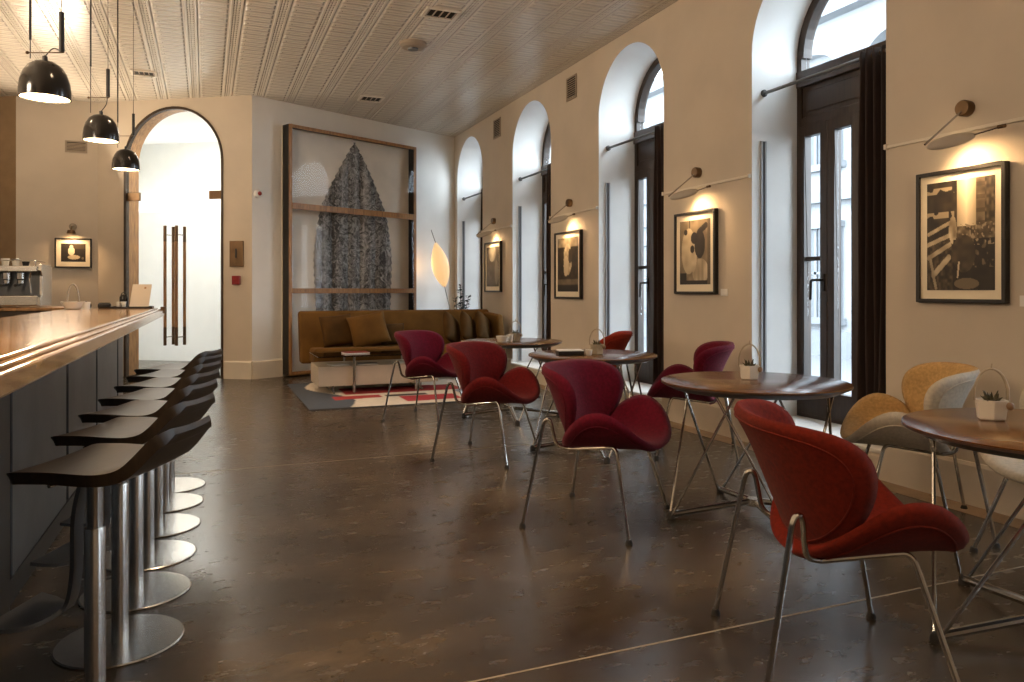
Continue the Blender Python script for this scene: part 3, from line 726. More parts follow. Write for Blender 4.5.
def wall_lamp(y, z=2.31):
    t = thing('picture_lamp', '', 'picture lamp', (XW, y, z))
    MB().lathe([(.001, .001), (.046, .001), (.048, .045), (.042, .055), (.001, .055)], (XW, y, z), 28, (-1, 0, 0)).build('wall_rose', M_['bronze'], t)
    S = Vector((XW - .27, y + .03, z - .235)); E = Vector((XW - .11, y - .10, z - .185))
    MB().tube([(XW - .04, y, z - .01), S + Vector((-.02, .02, .012))], .006, 8).build('arm', M_['chrome'], t)
    dx = (E - S).normalized(); side = dx.cross(Vector((0, 0, 1))).normalized(); up = side.cross(dx)
    rl_ = D2R(52); up2 = up * math.cos(rl_) + side * math.sin(rl_) * (1 if side.x < 0 else -1); sd2 = dx.cross(up2); up = up2
    T = Matrix((dx, sd2, up2)).transposed()
    c_ = (S + E) / 2
    MB().ball(c_, .13, .043, .028, 28, T).build('lamp_shade', M_['shade_cream'], t)
    A = c_ + dx * .11; Bp = Vector((XW - .10, y - .27, z - .165))
    MB().tube([A, Bp], .005, 8).build('crossbar', M_['chrome'], t)
    MB().lathe([(.001, -.02), (.011, -.02), (.011, .02), (.001, .02)], Bp, 12, (0, 1, 0)).build('bar_end', M_['bronze'], t)
    MB().ball(c_ - up * .022, .06, .026, .012, 14, T).build('led_disc', M_['led'], t)
    light('picture_lamp_light', 'SPOT', c_ - up * .045, 21, (1.0, 0.62, 0.30), .03, target=(XW, y - .10, z - .50), spot=D2R(150), blend=1.0)
    return t
for y, lb in ((3.05, 'above the largest street photograph'), (5.63, 'above the figure in white photograph'), (8.19, 'above the third photograph along the right wall'), (10.78, 'above the hazy photograph near the sofa')):
    tag(wall_lamp(y), 'slim taupe picture lamp on a rod arm ' + lb, 'picture lamp', 'picture lamps on the right wall')
bl_ = thing('picture_lamp', 'small round picture lamp above the still life behind the bar', 'picture lamp', (-1.76, PD[1], 2.07), group='picture lamps')
MB().lathe([(.001, .001), (.05, .001), (.05, .03), (.001, .04)], (-1.76, PD[1], 2.16), 20, (0, -1, 0)).build('wall_rose', M_['lamp_grey'], bl_)
MB().tube(smoothpts([(-1.76, PD[1] - .03, 2.16), (-1.76, PD[1] - .16, 2.16), (-1.76, PD[1] - .17, 2.10)], .04), .008, 8).build('arm', M_['bronze'], bl_)
MB().lathe([(.001, .05), (.045, .05), (.06, 0), (.055, 0), (.04, .04), (.001, .04)], (-1.76, PD[1] - .17, 2.05), 20).build('lamp_shade', M_['bronze'], bl_)
light('bar_picture_light', 'SPOT', (-1.76, PD[1] - .17, 2.055), 14, (1, .62, .3), .03, target=(-1.76, PD[1], 1.7), spot=D2R(140), blend=1.0)

# ------------------------------------------------------------------ big boxed artwork
ar = thing('boxed_artwork', 'huge oak framed glazed box with a grey serrated leaf image on the back wall', 'artwork', PBC(1.70, .02, 0))
U0, U1, Z0, Z1, DP = .465, 2.855, .025, 3.63, .20
MB().prism([(U0, Z0), (U1, Z0), (U1, Z1), (U0, Z1)], lambda u, z, d: PBC(u, z, d), .002, .02).build('backing', mat('warm_paper', (.78, .71, .61), .8, var=.10, vscale=2), ar)
sd_ = MB()
for (a, b_, c_, d_) in ((U0, U0 + .02, Z0, Z1), (U1 - .02, U1, Z0, Z1), (U0 + .02, U1 - .02, Z0, Z0 + .02), (U0 + .02, U1 - .02, Z1 - .02, Z1)):
    sd_.prism([(a, c_), (b_, c_), (b_, d_), (a, d_)], lambda u, z, d: PBC(u, z, d), .02, DP - .02)
sd_.build('box_side', M_['black'], ar)
ff = MB()
for (a, b_, c_, d_) in ((U0, U0 + .045, Z0, Z1), (U1 - .045, U1, Z0, Z1), (U0 + .045, U1 - .045, Z0, Z0 + .05), (U0 + .045, U1 - .045, Z1 - .05, Z1)):
    ff.prism([(a, c_), (b_, c_), (b_, d_), (a, d_)], lambda u, z, d: PBC(u, z, d), DP - .02, DP)
ff.build('front_frame', M_['oak'], ar, bevel=.003)
for (z0, z1) in ((2.415, 2.505), (1.20, 1.275)):
    MB().prism([(U0 + .045, z0), (U1 - .045, z0), (U1 - .045, z1), (U0 + .045, z1)], lambda u, z, d: PBC(u, z, d), DP - .025, DP + .004).build('rail', M_['oak'], ar, bevel=.003)
for (z0, z1) in ((.07, 1.20), (1.275, 2.415), (2.505, Z1 - .05)):
    MB().prism([(U0 + .045, z0), (U1 - .045, z0), (U1 - .045, z1), (U0 + .045, z1)], lambda u, z, d: PBC(u, z, d), DP - .012, DP - .007).build('glass_pane', M_['glass_art'], ar)
# the image: a tall serrated leaf printed in overlapping vertical strips
leafm = bpy.data.materials.new('grey_leaf_print'); leafm.use_nodes = True
nt = leafm.node_tree; pb = nt.nodes['Principled BSDF']; pb.inputs['Roughness'].default_value = .8
N_ = nt.nodes.new; L__ = nt.links.new
tcn = N_('ShaderNodeTexCoord')
nz_ = N_('ShaderNodeTexNoise'); nz_.inputs['Scale'].default_value = 7; nz_.inputs['Detail'].default_value = 9; nz_.inputs['Roughness'].default_value = .62; nz_.inputs['Distortion'].default_value = 2.6
L__(tcn.outputs['Object'], nz_.inputs['Vector'])
wv = N_('ShaderNodeTexVoronoi'); wv.feature = 'DISTANCE_TO_EDGE'; wv.inputs['Scale'].default_value = 9
ad = N_('ShaderNodeVectorMath'); ad.operation = 'MULTIPLY_ADD'; ad.inputs[1].default_value = (.6, .6, .6)
L__(nz_.outputs['Color'], ad.inputs[0]); L__(tcn.outputs['Object'], ad.inputs[2]); L__(ad.outputs[0], wv.inputs['Vector'])
mp_ = N_('ShaderNodeMapping'); mp_.inputs['Scale'].default_value = (9, 9, .25); L__(tcn.outputs['Object'], mp_.inputs['Vector'])
ns_ = N_('ShaderNodeTexNoise'); ns_.inputs['Scale'].default_value = 1.0; ns_.inputs['Detail'].default_value = 2; L__(mp_.outputs[0], ns_.inputs['Vector'])
def mth(op, a, b_):
    n = N_('ShaderNodeMath'); n.operation = op
    for i, q in enumerate((a, b_)):
        if isinstance(q, float): n.inputs[i].default_value = q
        else: L__(q, n.inputs[i])
    return n.outputs[0]
tot_ = mth('ADD', mth('ADD', mth('MULTIPLY', nz_.outputs['Fac'], .75), mth('MULTIPLY', wv.outputs['Distance'], .5)), mth('MULTIPLY', ns_.outputs['Fac'], .35))
rp = N_('ShaderNodeValToRGB'); rp.color_ramp.elements[0].position = .50; rp.color_ramp.elements[0].color = (.065, .062, .06, 1)
rp.color_ramp.elements[1].position = .78; rp.color_ramp.elements[1].color = (.58, .57, .55, 1)
L__(tot_, rp.inputs['Fac']); L__(rp.outputs['Color'], pb.inputs['Base Color'])
def leaf_half(z):    # half width of the whole leaf at height z
    d = 3.60 - z
    if d < 1.1: return .63 * d / 1.1 + .03 * math.sin(PI * d / 1.1)
    return .63 + .13 * min(1, (d - 1.1) / .7) ** .7 - .05 * max(0, d - 2.0)
CU = 1.73
strips = [(-.80, -.40, 2.98), (-.42, -.13, 3.25), (-.14, .12, 3.60), (.10, .40, 3.20), (.38, .80, 2.95)]
for si, (s0, s1, ztop) in enumerate(strips):
    zz = []; z = .12; jag = random.Random(si)
    L_, R_ = [], []
    while z < 3.595:
        hw = leaf_half(z); j = .035 * ((z * 9.0) % 1.0)
        l_ = max(s0, -hw + j); r_ = min(s1, hw - j)
        if r_ - l_ > .006: L_.append((CU + l_, z)); R_.append((CU + r_, z))
        z += .028
    if len(L_) < 3: continue
    m_ = MB(); o = []; d = .022 + .006 * (si % 2)
    for (a, b_) in zip(L_, R_):
        o += [PBC(a[0], a[1], d), PBC((a[0] + b_[0]) / 2, a[1], d + .018), PBC(b_[0], b_[1], d)]
    n = len(L_); fs = []
    for i in range(n - 1):
        fs += [[3 * i, 3 * i + 1, 3 * i + 4, 3 * i + 3], [3 * i + 1, 3 * i + 2, 3 * i + 5, 3 * i + 4]]
    m_.add(o, fs, True).build('leaf_strip', leafm, ar, solid=.003)

# ------------------------------------------------------------------ slice lounge chairs
def egg(L, W, n=56):
    out = []
    for i in range(n):
        t = 2 * PI * i / n
        v = .5 * (1 - math.cos(t)); x = math.sin(t)
        x = math.copysign(abs(x) ** .86, x)
        out.append((W * x * (.80 + .30 * v - .06 * v * v), L * v))
    return out
def shell(L, W, Rb, T, th=.024, tipdrop=.02, nr=12):
    """egg outline bent into a trough about its long axis, padded, rim rounded. T maps (x, v, h) to chair space"""
    out = egg(L, W); n = len(out); cx, cv = 0, L * .52
    A_ = .47; tab = [(0.0, 0.0)]; nt_ = 120
    ang = lambda u: 1.36 * (u / A_) ** 1.5
    for i in range(nt_):
        u = (i + .5) * A_ * 1.1 / nt_; du = A_ * 1.1 / nt_
        tab.append((tab[-1][0] + math.cos(ang(u)) * du, tab[-1][1] + math.sin(ang(u)) * du))
    def bend(x, v, off):
        u = abs(x); k = min(u / (A_ * 1.1) * nt_, nt_ - 1e-6); i = int(k); fr = k - i
        X = tab[i][0] * (1 - fr) + tab[i + 1][0] * fr; Hh = tab[i][1] * (1 - fr) + tab[i + 1][1] * fr
        a = ang(u); q = v / L
        base = -tipdrop * max(0, q - .6) ** 2 / .16
        return T(Vector((math.copysign(X - off * math.sin(a), x), v, Hh + off * math.cos(a) + base)))
    o = []; fs = []
    rings = [(i / nr) ** .8 for i in range(1, nr + 1)]
    def layer(sg):
        idx = []
        c = len(o); o.append(bend(cx, cv, sg * th)); idx.append([c])
        for r in rings[:-1]:
            t = th * max(.0, 1 - max(0, (r - .80) / .20) ** 2.2) ** .5
            row = []
            for (x, v) in out:
                row.append(len(o)); o.append(bend(cx + (x - cx) * r, cv + (v - cv) * r, sg * t))
            idx.append(row)
        return idx
    top = layer(1); bot = layer(-1); ntop = [0]
    rim = [];
    for (x, v) in out: rim.append(len(o)); o.append(bend(x, v, 0))
    for lay, fl in ((top, False), (bot, True)):
        if fl: ntop[0] = len(fs)
        rows = lay[1:] + [rim]
        for j in range(n):
            k = (j + 1) % n
            f = [lay[0][0], rows[0][j], rows[0][k]]; fs.append(f[::-1] if fl else f)
        for a, b_ in zip(rows, rows[1:]):
            for j in range(n):
                k = (j + 1) % n; f = [a[j], b_[j], b_[k], a[k]]; fs.append(f[::-1] if fl else f)
    seam = [bend(cx + (x - cx) * .86, cv + (v - cv) * .86, -th * 1.0) for (x, v) in out]
    return o, fs, seam, ntop[0]
def make_chair(outer, inner=None):
    t = thing('lounge_chair', '', 'chair', local=True)
    aS = .112
    def TS(p): return Vector((p.x, -.185 + p.y * math.cos(aS) - p.z * math.sin(aS), .396 + p.y * math.sin(aS) + p.z * math.cos(aS)))
    aB = .383
    def TB(p): return Vector((p.x, -.112 - p.y * math.sin(aB) + p.z * math.cos(aB), .408 + p.y * math.cos(aB) + p.z * math.sin(aB)))
    for nm, T, L in (('seat', TS, .53), ('backrest', TB, .48)):
        o, fs, sm, nt0 = shell(L, .485, .368, T)
        s_ = MB().add(o, fs, True).build(nm, outer, t, world=False, autos=180)
        s_.data.materials.append(inner or outer)
        for k_ in range(nt0): s_.data.polygons[k_].material_index = 1
        MB().tube(sm, .0035, 6, closed=True).build('seam', outer, s_, world=False)
    for sx in (-1, 1):
        X = lambda v: sx * v
        rear = smoothpts([(X(.34), -.326, .014), (X(.285), -.225, .565), (X(.275), -.195, .572), (X(.245), -.175, .43), (X(.215), -.12, .412)], .035)
        rail = [(X(.215), -.12, .412), (X(.215), .09, .436)]
        front = smoothpts([(X(.215), .09, .436), (X(.225), .15, .444), (X(.34), .258, .014)], .04)
        MB().tube(rail, .0095, 10).build('rail', M_['chrome'], t, world=False)
        for pts, foot in ((rear, rear[0]), (front, front[-1])):
            lg = MB().tube(pts, .0095, 10).build('leg', M_['chrome'], t, world=False)
            f = Vector(foot)
            MB().lathe([(.017, 0), (.018, .008), (.012, .022), (.001, .024)], (f.x, f.y, 0), 14).build('foot_glide', M_['rubber'], lg, world=False)
    return t
def heading(deg): return D2R(deg - 90)
CG = 'slice shaped lounge chairs around the round tables'
M_['rust_in'] = mat('rust_red_wool_inside', (0.145, 0.011, 0.004), 0.95, var=0.22, vscale=60, bump=0.25, bscale=420, spec=0.2)
ch = make_chair(M_['rust'], M_['rust_in']); ch['group'] = CG
ch.location = (1.966, 1.929, 0); ch.rotation_euler = (0, 0, heading(-25.7)); ch['label'] = 'nearest rust red lounge chair, seen from behind in the right foreground'
R_ = M_['rust']; RI_ = M_['rust_in']
dup(ch, (2.017, 3.607, 0), heading(-49.5), 'crimson lounge chair in the middle, second nearest of the row along the aisle', CG, {R_: M_['crimson'], RI_: M_['crimson']})
dup(ch, (2.001, 5.305, 0), heading(-43), 'brick red lounge chair, third of the row along the aisle', CG, {R_: M_['brick'], RI_: M_['brick']})
dup(ch, (2.031, 7.086, 0), heading(-42), 'crimson lounge chair closest to the rug, farthest of the row along the aisle', CG, {R_: M_['crimson'], RI_: M_['crimson']})
dup(ch, (3.50, 4.86, 0), heading(144), 'crimson lounge chair under the figure in white photograph, facing into the room', CG, {R_: M_['crimson'], RI_: M_['crimson']})
dup(ch, (3.57, 6.46, 0), heading(144), 'orange red lounge chair by the second window, behind the round table', CG, {R_: M_['coral'], RI_: M_['coral']})
dup(ch, (3.54, 2.95, 0), heading(138), 'oatmeal lounge chair with ochre inside, beside the nearest curtain and the right wall', CG, {R_: M_['oatmeal'], RI_: M_['ochre']})
dup(ch, (3.57, 2.09, 0), heading(166), 'oatmeal lounge chair cut off by the right edge, tucked behind the nearest round table', CG, {R_: M_['oatmeal'], RI_: M_['oatmeal']})

# ------------------------------------------------------------------ round tables
TR, TZ = .505, .745
def make_table():
    t = thing('round_table', '', 'table', local=True)
    MB().lathe([(.001, TZ), (TR - .004, TZ), (TR - .001, TZ - .002), (TR - .001, TZ - .006), (.001, TZ - .006)], (0, 0, 0), 72).build('tabletop', M_['walnut'], t, world=False)
    MB().lathe([(TR - .001, TZ - .0062), (TR, TZ - .014), (TR - .06, TZ - .042), (.001, TZ - .042)], (0, 0, 0), 72).build('edge', M_['table_edge'], t, world=False)
    MB().lathe([(.001, -.02), (.035, -.02), (.035, .02), (.001, .02)], (0, 0, .075), 16).build('hub', M_['steel'], t, world=False)
    for k in range(4):
        a = D2R(74.5 + 90 * k); F = Vector((.475 * math.cos(a), .475 * math.sin(a), .018))
        MB().tube([(.02 * math.cos(a), .02 * math.sin(a), .078), F + Vector((0, 0, .004))], .017, 10).build('base_bar', M_['chrome'], t, world=False)
        for dl in (-52, 52):
            b_ = a + D2R(dl); top = Vector((.41 * math.cos(b_), .41 * math.sin(b_), TZ - .043))
            off = Vector((-math.sin(a), math.cos(a), 0)) * (.012 if dl > 0 else -.012)
            MB().tube([F + off, top], .0075, 8).build('leg', M_['chrome'], t, world=False)
        MB().lathe([(.022, 0), (.022, .02), (.014, .034), (.001, .036)], (F.x, F.y, 0), 14).build('foot', M_['rubber'], t, world=False)
    return t
TG = 'round walnut tables with crossed rod bases'
TABLES = [(2.86, 1.765), (2.82, 3.345), (2.83, 5.24), (2.82, 6.90)]
tb = make_table(); tb.location = (*TABLES[0], 0); tb['group'] = TG; tb['label'] = 'nearest round walnut table, cut off by the right edge of the photo'
dup(tb, (*TABLES[1], 0), 0, 'round walnut table in front of the nearest tall window', TG)
dup(tb, (*TABLES[2], 0), 0, 'round walnut table behind the middle crimson chair, with a flat box on it', TG)
dup(tb, (*TABLES[3], 0), 0, 'farthest round walnut table, closest to the sofa', TG)

# basket planters
def make_basket():
    t = thing('basket_planter', '', 'planter', local=True)
    hexa = lambda r, z, sy=.82: [(r * math.cos(PI / 6 + i * PI / 3), r * sy * math.sin(PI / 6 + i * PI / 3), z) for i in range(6)]
    p = MB(); rings = [hexa(.045, 0), hexa(.052, .004), hexa(.060, .072), hexa(.062, .078), hexa(.056, .078), hexa(.050, .060)]
    o = [q for r in rings for q in r]; fs = [list(range(6))[::-1]]
    for i in range(len(rings) - 1):
        for j in range(6): fs.append([i * 6 + j, i * 6 + (j + 1) % 6, (i + 1) * 6 + (j + 1) % 6, (i + 1) * 6 + j])
    p.add(o, fs).build('pot', M_['ceramic'], t, world=False, bevel=.002)
    MB().lathe([(.052, .058), (.045, .066), (.001, .070)], (0, 0, 0), 12, sy=.8).build('soil', M_['soil'], t, world=False)
    h = MB()
    for ry, tw in ((.0, 0), (.012, .25)):
        pts = [(.058 * math.cos(a) * (1.05 if .3 < a < 2.8 else 1), ry + tw * .05 * math.cos(a), .072 + .125 * math.sin(a) ** .9 if math.sin(a) > 0 else .072) for a in [PI * i / 18 for i in range(19)]]
        h.tube(pts, .0042, 7)
    h.tube([(0, .006, .192), (.003, .006, .218)], .0032, 6)
    h.build('handle', M_['twig'], t, world=False)
    lv = MB(); rr = random.Random(3)
    for i in range(26):
        a = rr.uniform(0, 2 * PI); el = rr.uniform(.25, 1.3); r0 = rr.uniform(0, .02)
        d = Vector((math.cos(a) * math.cos(el), math.sin(a) * math.cos(el), math.sin(el))); c0 = Vector((r0 * math.cos(a), r0 * math.sin(a), .068))
        L_ = rr.uniform(.025, .05); lv.tube([c0, c0 + d * L_ * .5, c0 + d * L_], [.003, .0055, .0008], 6)
    lv.build('succulent', M_['leaf'], t, world=False)
    MB().ball((.056, -.03, .058), .014, .012, .016, 12).build('seed_pod', M_['pebble'], t, world=False)
    return t
BG = 'small basket planters on the tables'
bk_ = make_basket(); bk_.location = (2.84, 2.00, TZ); bk_.rotation_euler = (0, 0, D2R(-42)); bk_['group'] = BG
bk_['label'] = 'white hexagonal basket planter with succulent on the nearest round table'
dup(bk_, (2.86, 3.43, TZ), D2R(-35), 'white basket planter with loop handle on the table before the nearest tall window', BG)
dup(bk_, (2.86, 5.22, TZ), D2R(-29), 'small basket planter on the table behind the middle crimson chair', BG, {M_['ceramic']: M_['twig']})
dup(bk_, (2.85, 6.87, TZ), D2R(-22), 'small basket planter on the farthest round table', BG, {M_['ceramic']: M_['twig']})

# things on the two far tables
def cup_mesh(r=.032, h=.06):
    return MB().lathe([(r * .62, 0), (r * .75, .004), (r, h), (r * .93, h), (r * .68, .008), (.001, .006)], (0, 0, 0), 24)
def make_cup(label, loc, group, r=.035, h=.06, m='ceramic', handle=True, rot=0):
    c = thing('cup', label, 'cup', loc, rot, group, local=True)
    cup_mesh(r, h).build('bowl', M_[m], c, world=False)
    if handle: MB().tube([(r * .85 + .02 * math.sin(a), 0, h * .5 + .018 * math.cos(a)) for a in [PI * i / 8 for i in range(9)]], .004, 6).build('handle', M_[m], c, world=False)
    return c
bx = thing('menu_box', 'flat dark box of menus on the table behind the middle crimson chair', 'box', (2.62, 5.22, TZ), D2R(-15), local=True)
MB().box(-.10, .10, -.07, .07, 0, .035).build('tray', M_['black'], bx, world=False, bevel=.004)
MB().box(-.095, .095, -.065, .065, .035, .042).build('cards', M_['white'], bx, world=False)
make_cup('small white pot beside the flat menu box', (2.74, 5.13, TZ), 'white cups on the far tables', .028, .045, handle=False)
make_cup('wide white cup on the far table, left of another white cup', (2.66, 6.75, TZ), 'white cups on the far tables', .06, .06)
make_cup('narrow white cup beside the basket planter on the farthest table', (2.76, 6.80, TZ), 'white cups on the far tables', .035, .07, handle=False)

# ------------------------------------------------------------------ bar
def bx_base(y): return -.715 + .020 * (y - 3.6)       # front of the bar's panelling
def bx_top(y): return -.398 + .0105 * (y - 1.9)       # front edge of the worktop
Y0, Y1 = -1.2, 7.45
bt = thing('bar_counter', 'long dark steel panelled bar base under the polished stone top', 'bar counter', (-.95, 3, 0))
core = MB(); core.prism([(bx_base(Y0) - .03, Y0), (bx_base(Y1 - .15) - .03, Y1 - .15), (-1.05, Y1 - .15), (-1.10, Y0)], lambda a, c, t: Vector((a, c, t)), 0, 1.02); core.build('body', M_['black'], bt)
kick = MB(); kick.prism([(bx_base(Y0) + .004, Y0), (bx_base(Y1 - .16) + .004, Y1 - .16), (bx_base(Y1 - .16) - .04, Y1 - .16), (bx_base(Y0) - .04, Y0)], lambda a, c, t: Vector((a, c, t)), 0, .10); kick.build('kick_plate', M_['black'], bt)
divs = [3.52, 4.70, 5.72, 6.80, 7.18]
prev = None
for a, c_ in zip([2.2] + divs, divs):
    pn = MB(); pn.prism([(bx_base(a + .03), a + .03), (bx_base(c_ - .03), c_ - .03), (bx_base(c_ - .03) - .03, c_ - .03), (bx_base(a + .03) - .03, a + .03)], lambda p, q, t: Vector((p, q, t)), .10, 1.02)
    pn.build('steel_panel', M_['dark_steel'], bt, bevel=.004)
pn = MB(); pn.box(bx_base(2) - .02, bx_base(2) + .05, 2.0, 3.42, 0, 1.02); pn.build('pilaster', M_['black'], bt, bevel=.004)
wt = thing('stone_worktop', 'polished honey coloured stone worktop of the bar', 'worktop', (-.75, 3, 1.02))
def wslab(inset, z0, z1, m, nm, x_in=None):
    s_ = MB(); s_.prism([(bx_top(Y0) - inset, Y0), (bx_top(Y1) - inset, Y1 - inset), (-1.08, Y1 - inset), (-1.08, Y0)], lambda a, c, t: Vector((a, c, t)), z0, z1)
    return s_.build(nm, m, wt, bevel=.008, seg=3)
wslab(.0, 1.018, 1.072, M_['marble'], 'edge_band'); wslab(.022, 1.072, 1.082, M_['marble'], 'edge_step'); wslab(.05, 1.082, 1.092, M_['marble'], 'top_slab')
BZ = 1.092
MB().box(bx_top(Y1) - .03, bx_top(Y1) + .012, Y1 - .05, Y1 + .012, 1.04, 1.10).build('corner_cap', M_['bronze'], wt, bevel=.004)
# back counter with espresso machine
bc = thing('back_counter', 'dark low counter behind the bar carrying the espresso machine', 'counter', (-2.5, 10.2, 0))
MB().box(-3.5, -1.35, 9.9, 10.7, 0, 1.015).build('cabinet', M_['oak_dark'], bc, bevel=.005)
MB().box(-3.5, -1.32, 9.87, 10.72, 1.015, 1.05).build('counter_top', M_['oak'], bc, bevel=.005)
EM = thing('espresso_machine', 'steel espresso machine with several group heads and cups on its top rail', 'espresso machine', (-2.17, 10.25, 1.05))
EM['_local'] = 1; EM0 = Vector((-2.12, 10.25, .935))
class MBE(MB):
    def build(s, name, m, parent=None, **k):
        s.v = [Vector(v) - EM0 for v in s.v]
        return MB.build(s, name, m, parent, world=False, **k)
MBE().box(-2.62, -1.70, 10.15, 10.6, 1.0, 1.40).build('body', M_['dark_steel'], EM, bevel=.01)
MBE().box(-2.64, -1.72, 9.98, 10.6, 1.34, 1.41).build('top_housing', M_['steel'], EM, bevel=.012)
MBE().box(-2.64, -1.72, 9.97, 10.2, .955, 1.07).build('drip_tray', M_['steel'], EM, bevel=.01)
MBE().box(-2.60, -1.76, 10.0, 10.18, 1.065, 1.078).build('drip_grille', M_['black'], EM)
for x in (-2.665, -1.72): MBE().prism([(9.96, .95), (10.62, .95), (10.62, 1.43), (10.02, 1.43), (9.98, 1.36), (10.08, 1.30), (10.08, 1.08), (9.96, 1.05)], lambda a, z, t: Vector((t, a, z)), x, x + .035).build('side_panel', M_['steel'], EM, bevel=.006)
for x in (-2.30, -2.17, -2.035, -1.90):
    g_ = MBE().lathe([(.001, .14), (.045, .14), (.045, .07), (.036, .06), (.036, .02), (.001, .02)], (x, 10.07, 1.19), 20).build('group_head', M_['chrome'], EM)
    MBE().tube([(x, 10.05, 1.20), (x - .02, 9.90, 1.185)], [.012, .017], 10).build('portafilter_handle', M_['black'], g_)
rail_ = MBE()
rail_.tube(smoothpts([(-2.62, 10.58, 1.47), (-2.62, 10.03, 1.47), (-1.75, 10.03, 1.47), (-1.75, 10.58, 1.47)], .03), .006, 8)
for x in (-2.62, -2.18, -1.75): rail_.tube([(x, 10.03, 1.41), (x, 10.03, 1.47)], .005, 8)
rail_.build('cup_rail', M_['chrome'], EM)
for x in (-2.58, -1.80): MBE().tube(smoothpts([(x, 10.06, 1.34), (x, 9.99, 1.25), (x + .02, 9.97, 1.10)], .03), .006, 8).build('steam_wand', M_['chrome'], EM)
rr = random.Random(5)
xs_ = [-2.61 + i * .10 for i in range(8)]
for i, x in enumerate(xs_):
    if i == 6: make_cup('cup with a dark lid in the row on the espresso machine', (x, 10.12, 1.526), 'cups on the espresso machine', .04, .07, handle=False)
    elif i == 7: make_cup('dark cup at the right end of the row on the espresso machine', (x, 10.12, 1.526), 'cups on the espresso machine', .04, .05, 'black', handle=False)
    else: make_cup('white cup standing in the row on the espresso machine', (x, 10.10 + .02 * (i % 2), 1.526), 'cups on the espresso machine', .042, .085, handle=False)
for o in list(SC.objects):
    if o.get('label', '').startswith('cup with a dark lid'): MB().lathe([(.001, .085), (.03, .083), (.042, .075), (.042, .069), (.001, .069)], (0, 0, 0), 20).build('lid', M_['black'], o, world=False)

# things on the bar
bb_ = thing('basket_bowl', 'white bowl with a tall arched handle at the far back of the bar', 'bowl', (-1.0, 7.05, BZ), D2R(20), local=True)
MB().lathe([(.04, 0), (.06, .005), (.085, .05), (.09, .062), (.083, .062), (.055, .012), (.001, .01)], (0, 0, 0), 28).build('bowl', M_['ceramic'], bb_, world=False)
MB().tube([(.078 * math.cos(a) * .55, 0, .055 + .15 * math.sin(a)) for a in [PI * i / 16 for i in range(17)]], .007, 8).build('handle', M_['lamp_grey'], bb_, world=False)
MB().lathe([(.03, 0), (.036, .06), (.032, .06), (.028, .004), (.001, .004)], (.085, -.03, 0), 20).build('side_cup', M_['ceramic'], bb_, world=False)
nh = thing('black_canister', 'squat black canister just right of the white bowl on the bar', 'canister', (-.93, 7.22, BZ))
MB().lathe([(.03, 0), (.04, .01), (.042, .035), (.025, .05), (.001, .052)], (-.93, 7.22, BZ), 20).build('body', M_['black_gloss'], nh)
MB().ball((-.93, 7.22, BZ + .056), .009).build('knob', M_['black'], nh)
nh = thing('napkin_holder', 'low black napkin holder between the white bowl and the tray', 'napkin holder', (-.80, 7.3, BZ))
MB().box(-.85, -.75, 7.27, 7.33, BZ, BZ + .045).build('body', M_['black'], nh, bevel=.012, seg=3)
MB().box(-.84, -.76, 7.285, 7.315, BZ + .045, BZ + .05).build('napkins', M_['black_gloss'], nh)
ty = thing('serving_tray', 'thin black tray at the far end of the bar', 'tray', (-.58, 7.28, BZ))
MB().box(-.75, -.42, 7.16, 7.40, BZ, BZ + .008).build('base', M_['black'], ty, bevel=.003)
rm = MB()
for q in ((-.75, -.742, 7.16, 7.40), (-.428, -.42, 7.16, 7.40), (-.742, -.428, 7.16, 7.168), (-.742, -.428, 7.392, 7.40)): rm.box(*q, BZ + .008, BZ + .016)
rm.build('rim', M_['black'], ty)
mc = thing('menu_stand', 'leaning cream menu card on the black tray at the bar end', 'menu', (-.53, 7.26, BZ + .008))
def TM(p): 
    a = D2R(14); q = Vector((p.x, p.y * math.cos(a) + p.z * math.sin(a), p.z * math.cos(a) - p.y * math.sin(a)))
    return Vector((-.53 + q.x + .12 * q.z, 7.24 + q.y, BZ + .009 + q.z))
MB().box(-.075, .075, 0, .012, 0, .205, TM).build('card', M_['plinth'], mc)
MB().box(.02, .035, -.0012, 0, .165, .18, TM).build('printed_mark', M_['oak'], mc)
MB().box(-.03, -.0, .012, .07, 0, .11, TM).build('prop', M_['black'], mc)
for i, (x, y) in enumerate(((-.685, 7.23), (-.645, 7.22))):
    make_cup('left small white espresso cup on the black tray' if i == 0 else 'right small white espresso cup on the black tray', (x, y, BZ + .008), 'espresso cups on the black tray', .021, .05, handle=False)
ct = thing('black_jar', 'round topped black jar behind the espresso cups on the tray', 'jar', (-.655, 7.33, BZ + .008))
MB().lathe([(.033, 0), (.035, .06), (.034, .085), (.022, .11), (.001, .115)], (-.655, 7.33, BZ + .008), 24).build('body', M_['black_gloss'], ct)
MB().tube([(-.655 + .02 * math.cos(a), 7.33, BZ + .115 + .02 * math.sin(a)) for a in [PI * i / 8 for i in range(9)]], .004, 6).build('handle', M_['black'], ct)

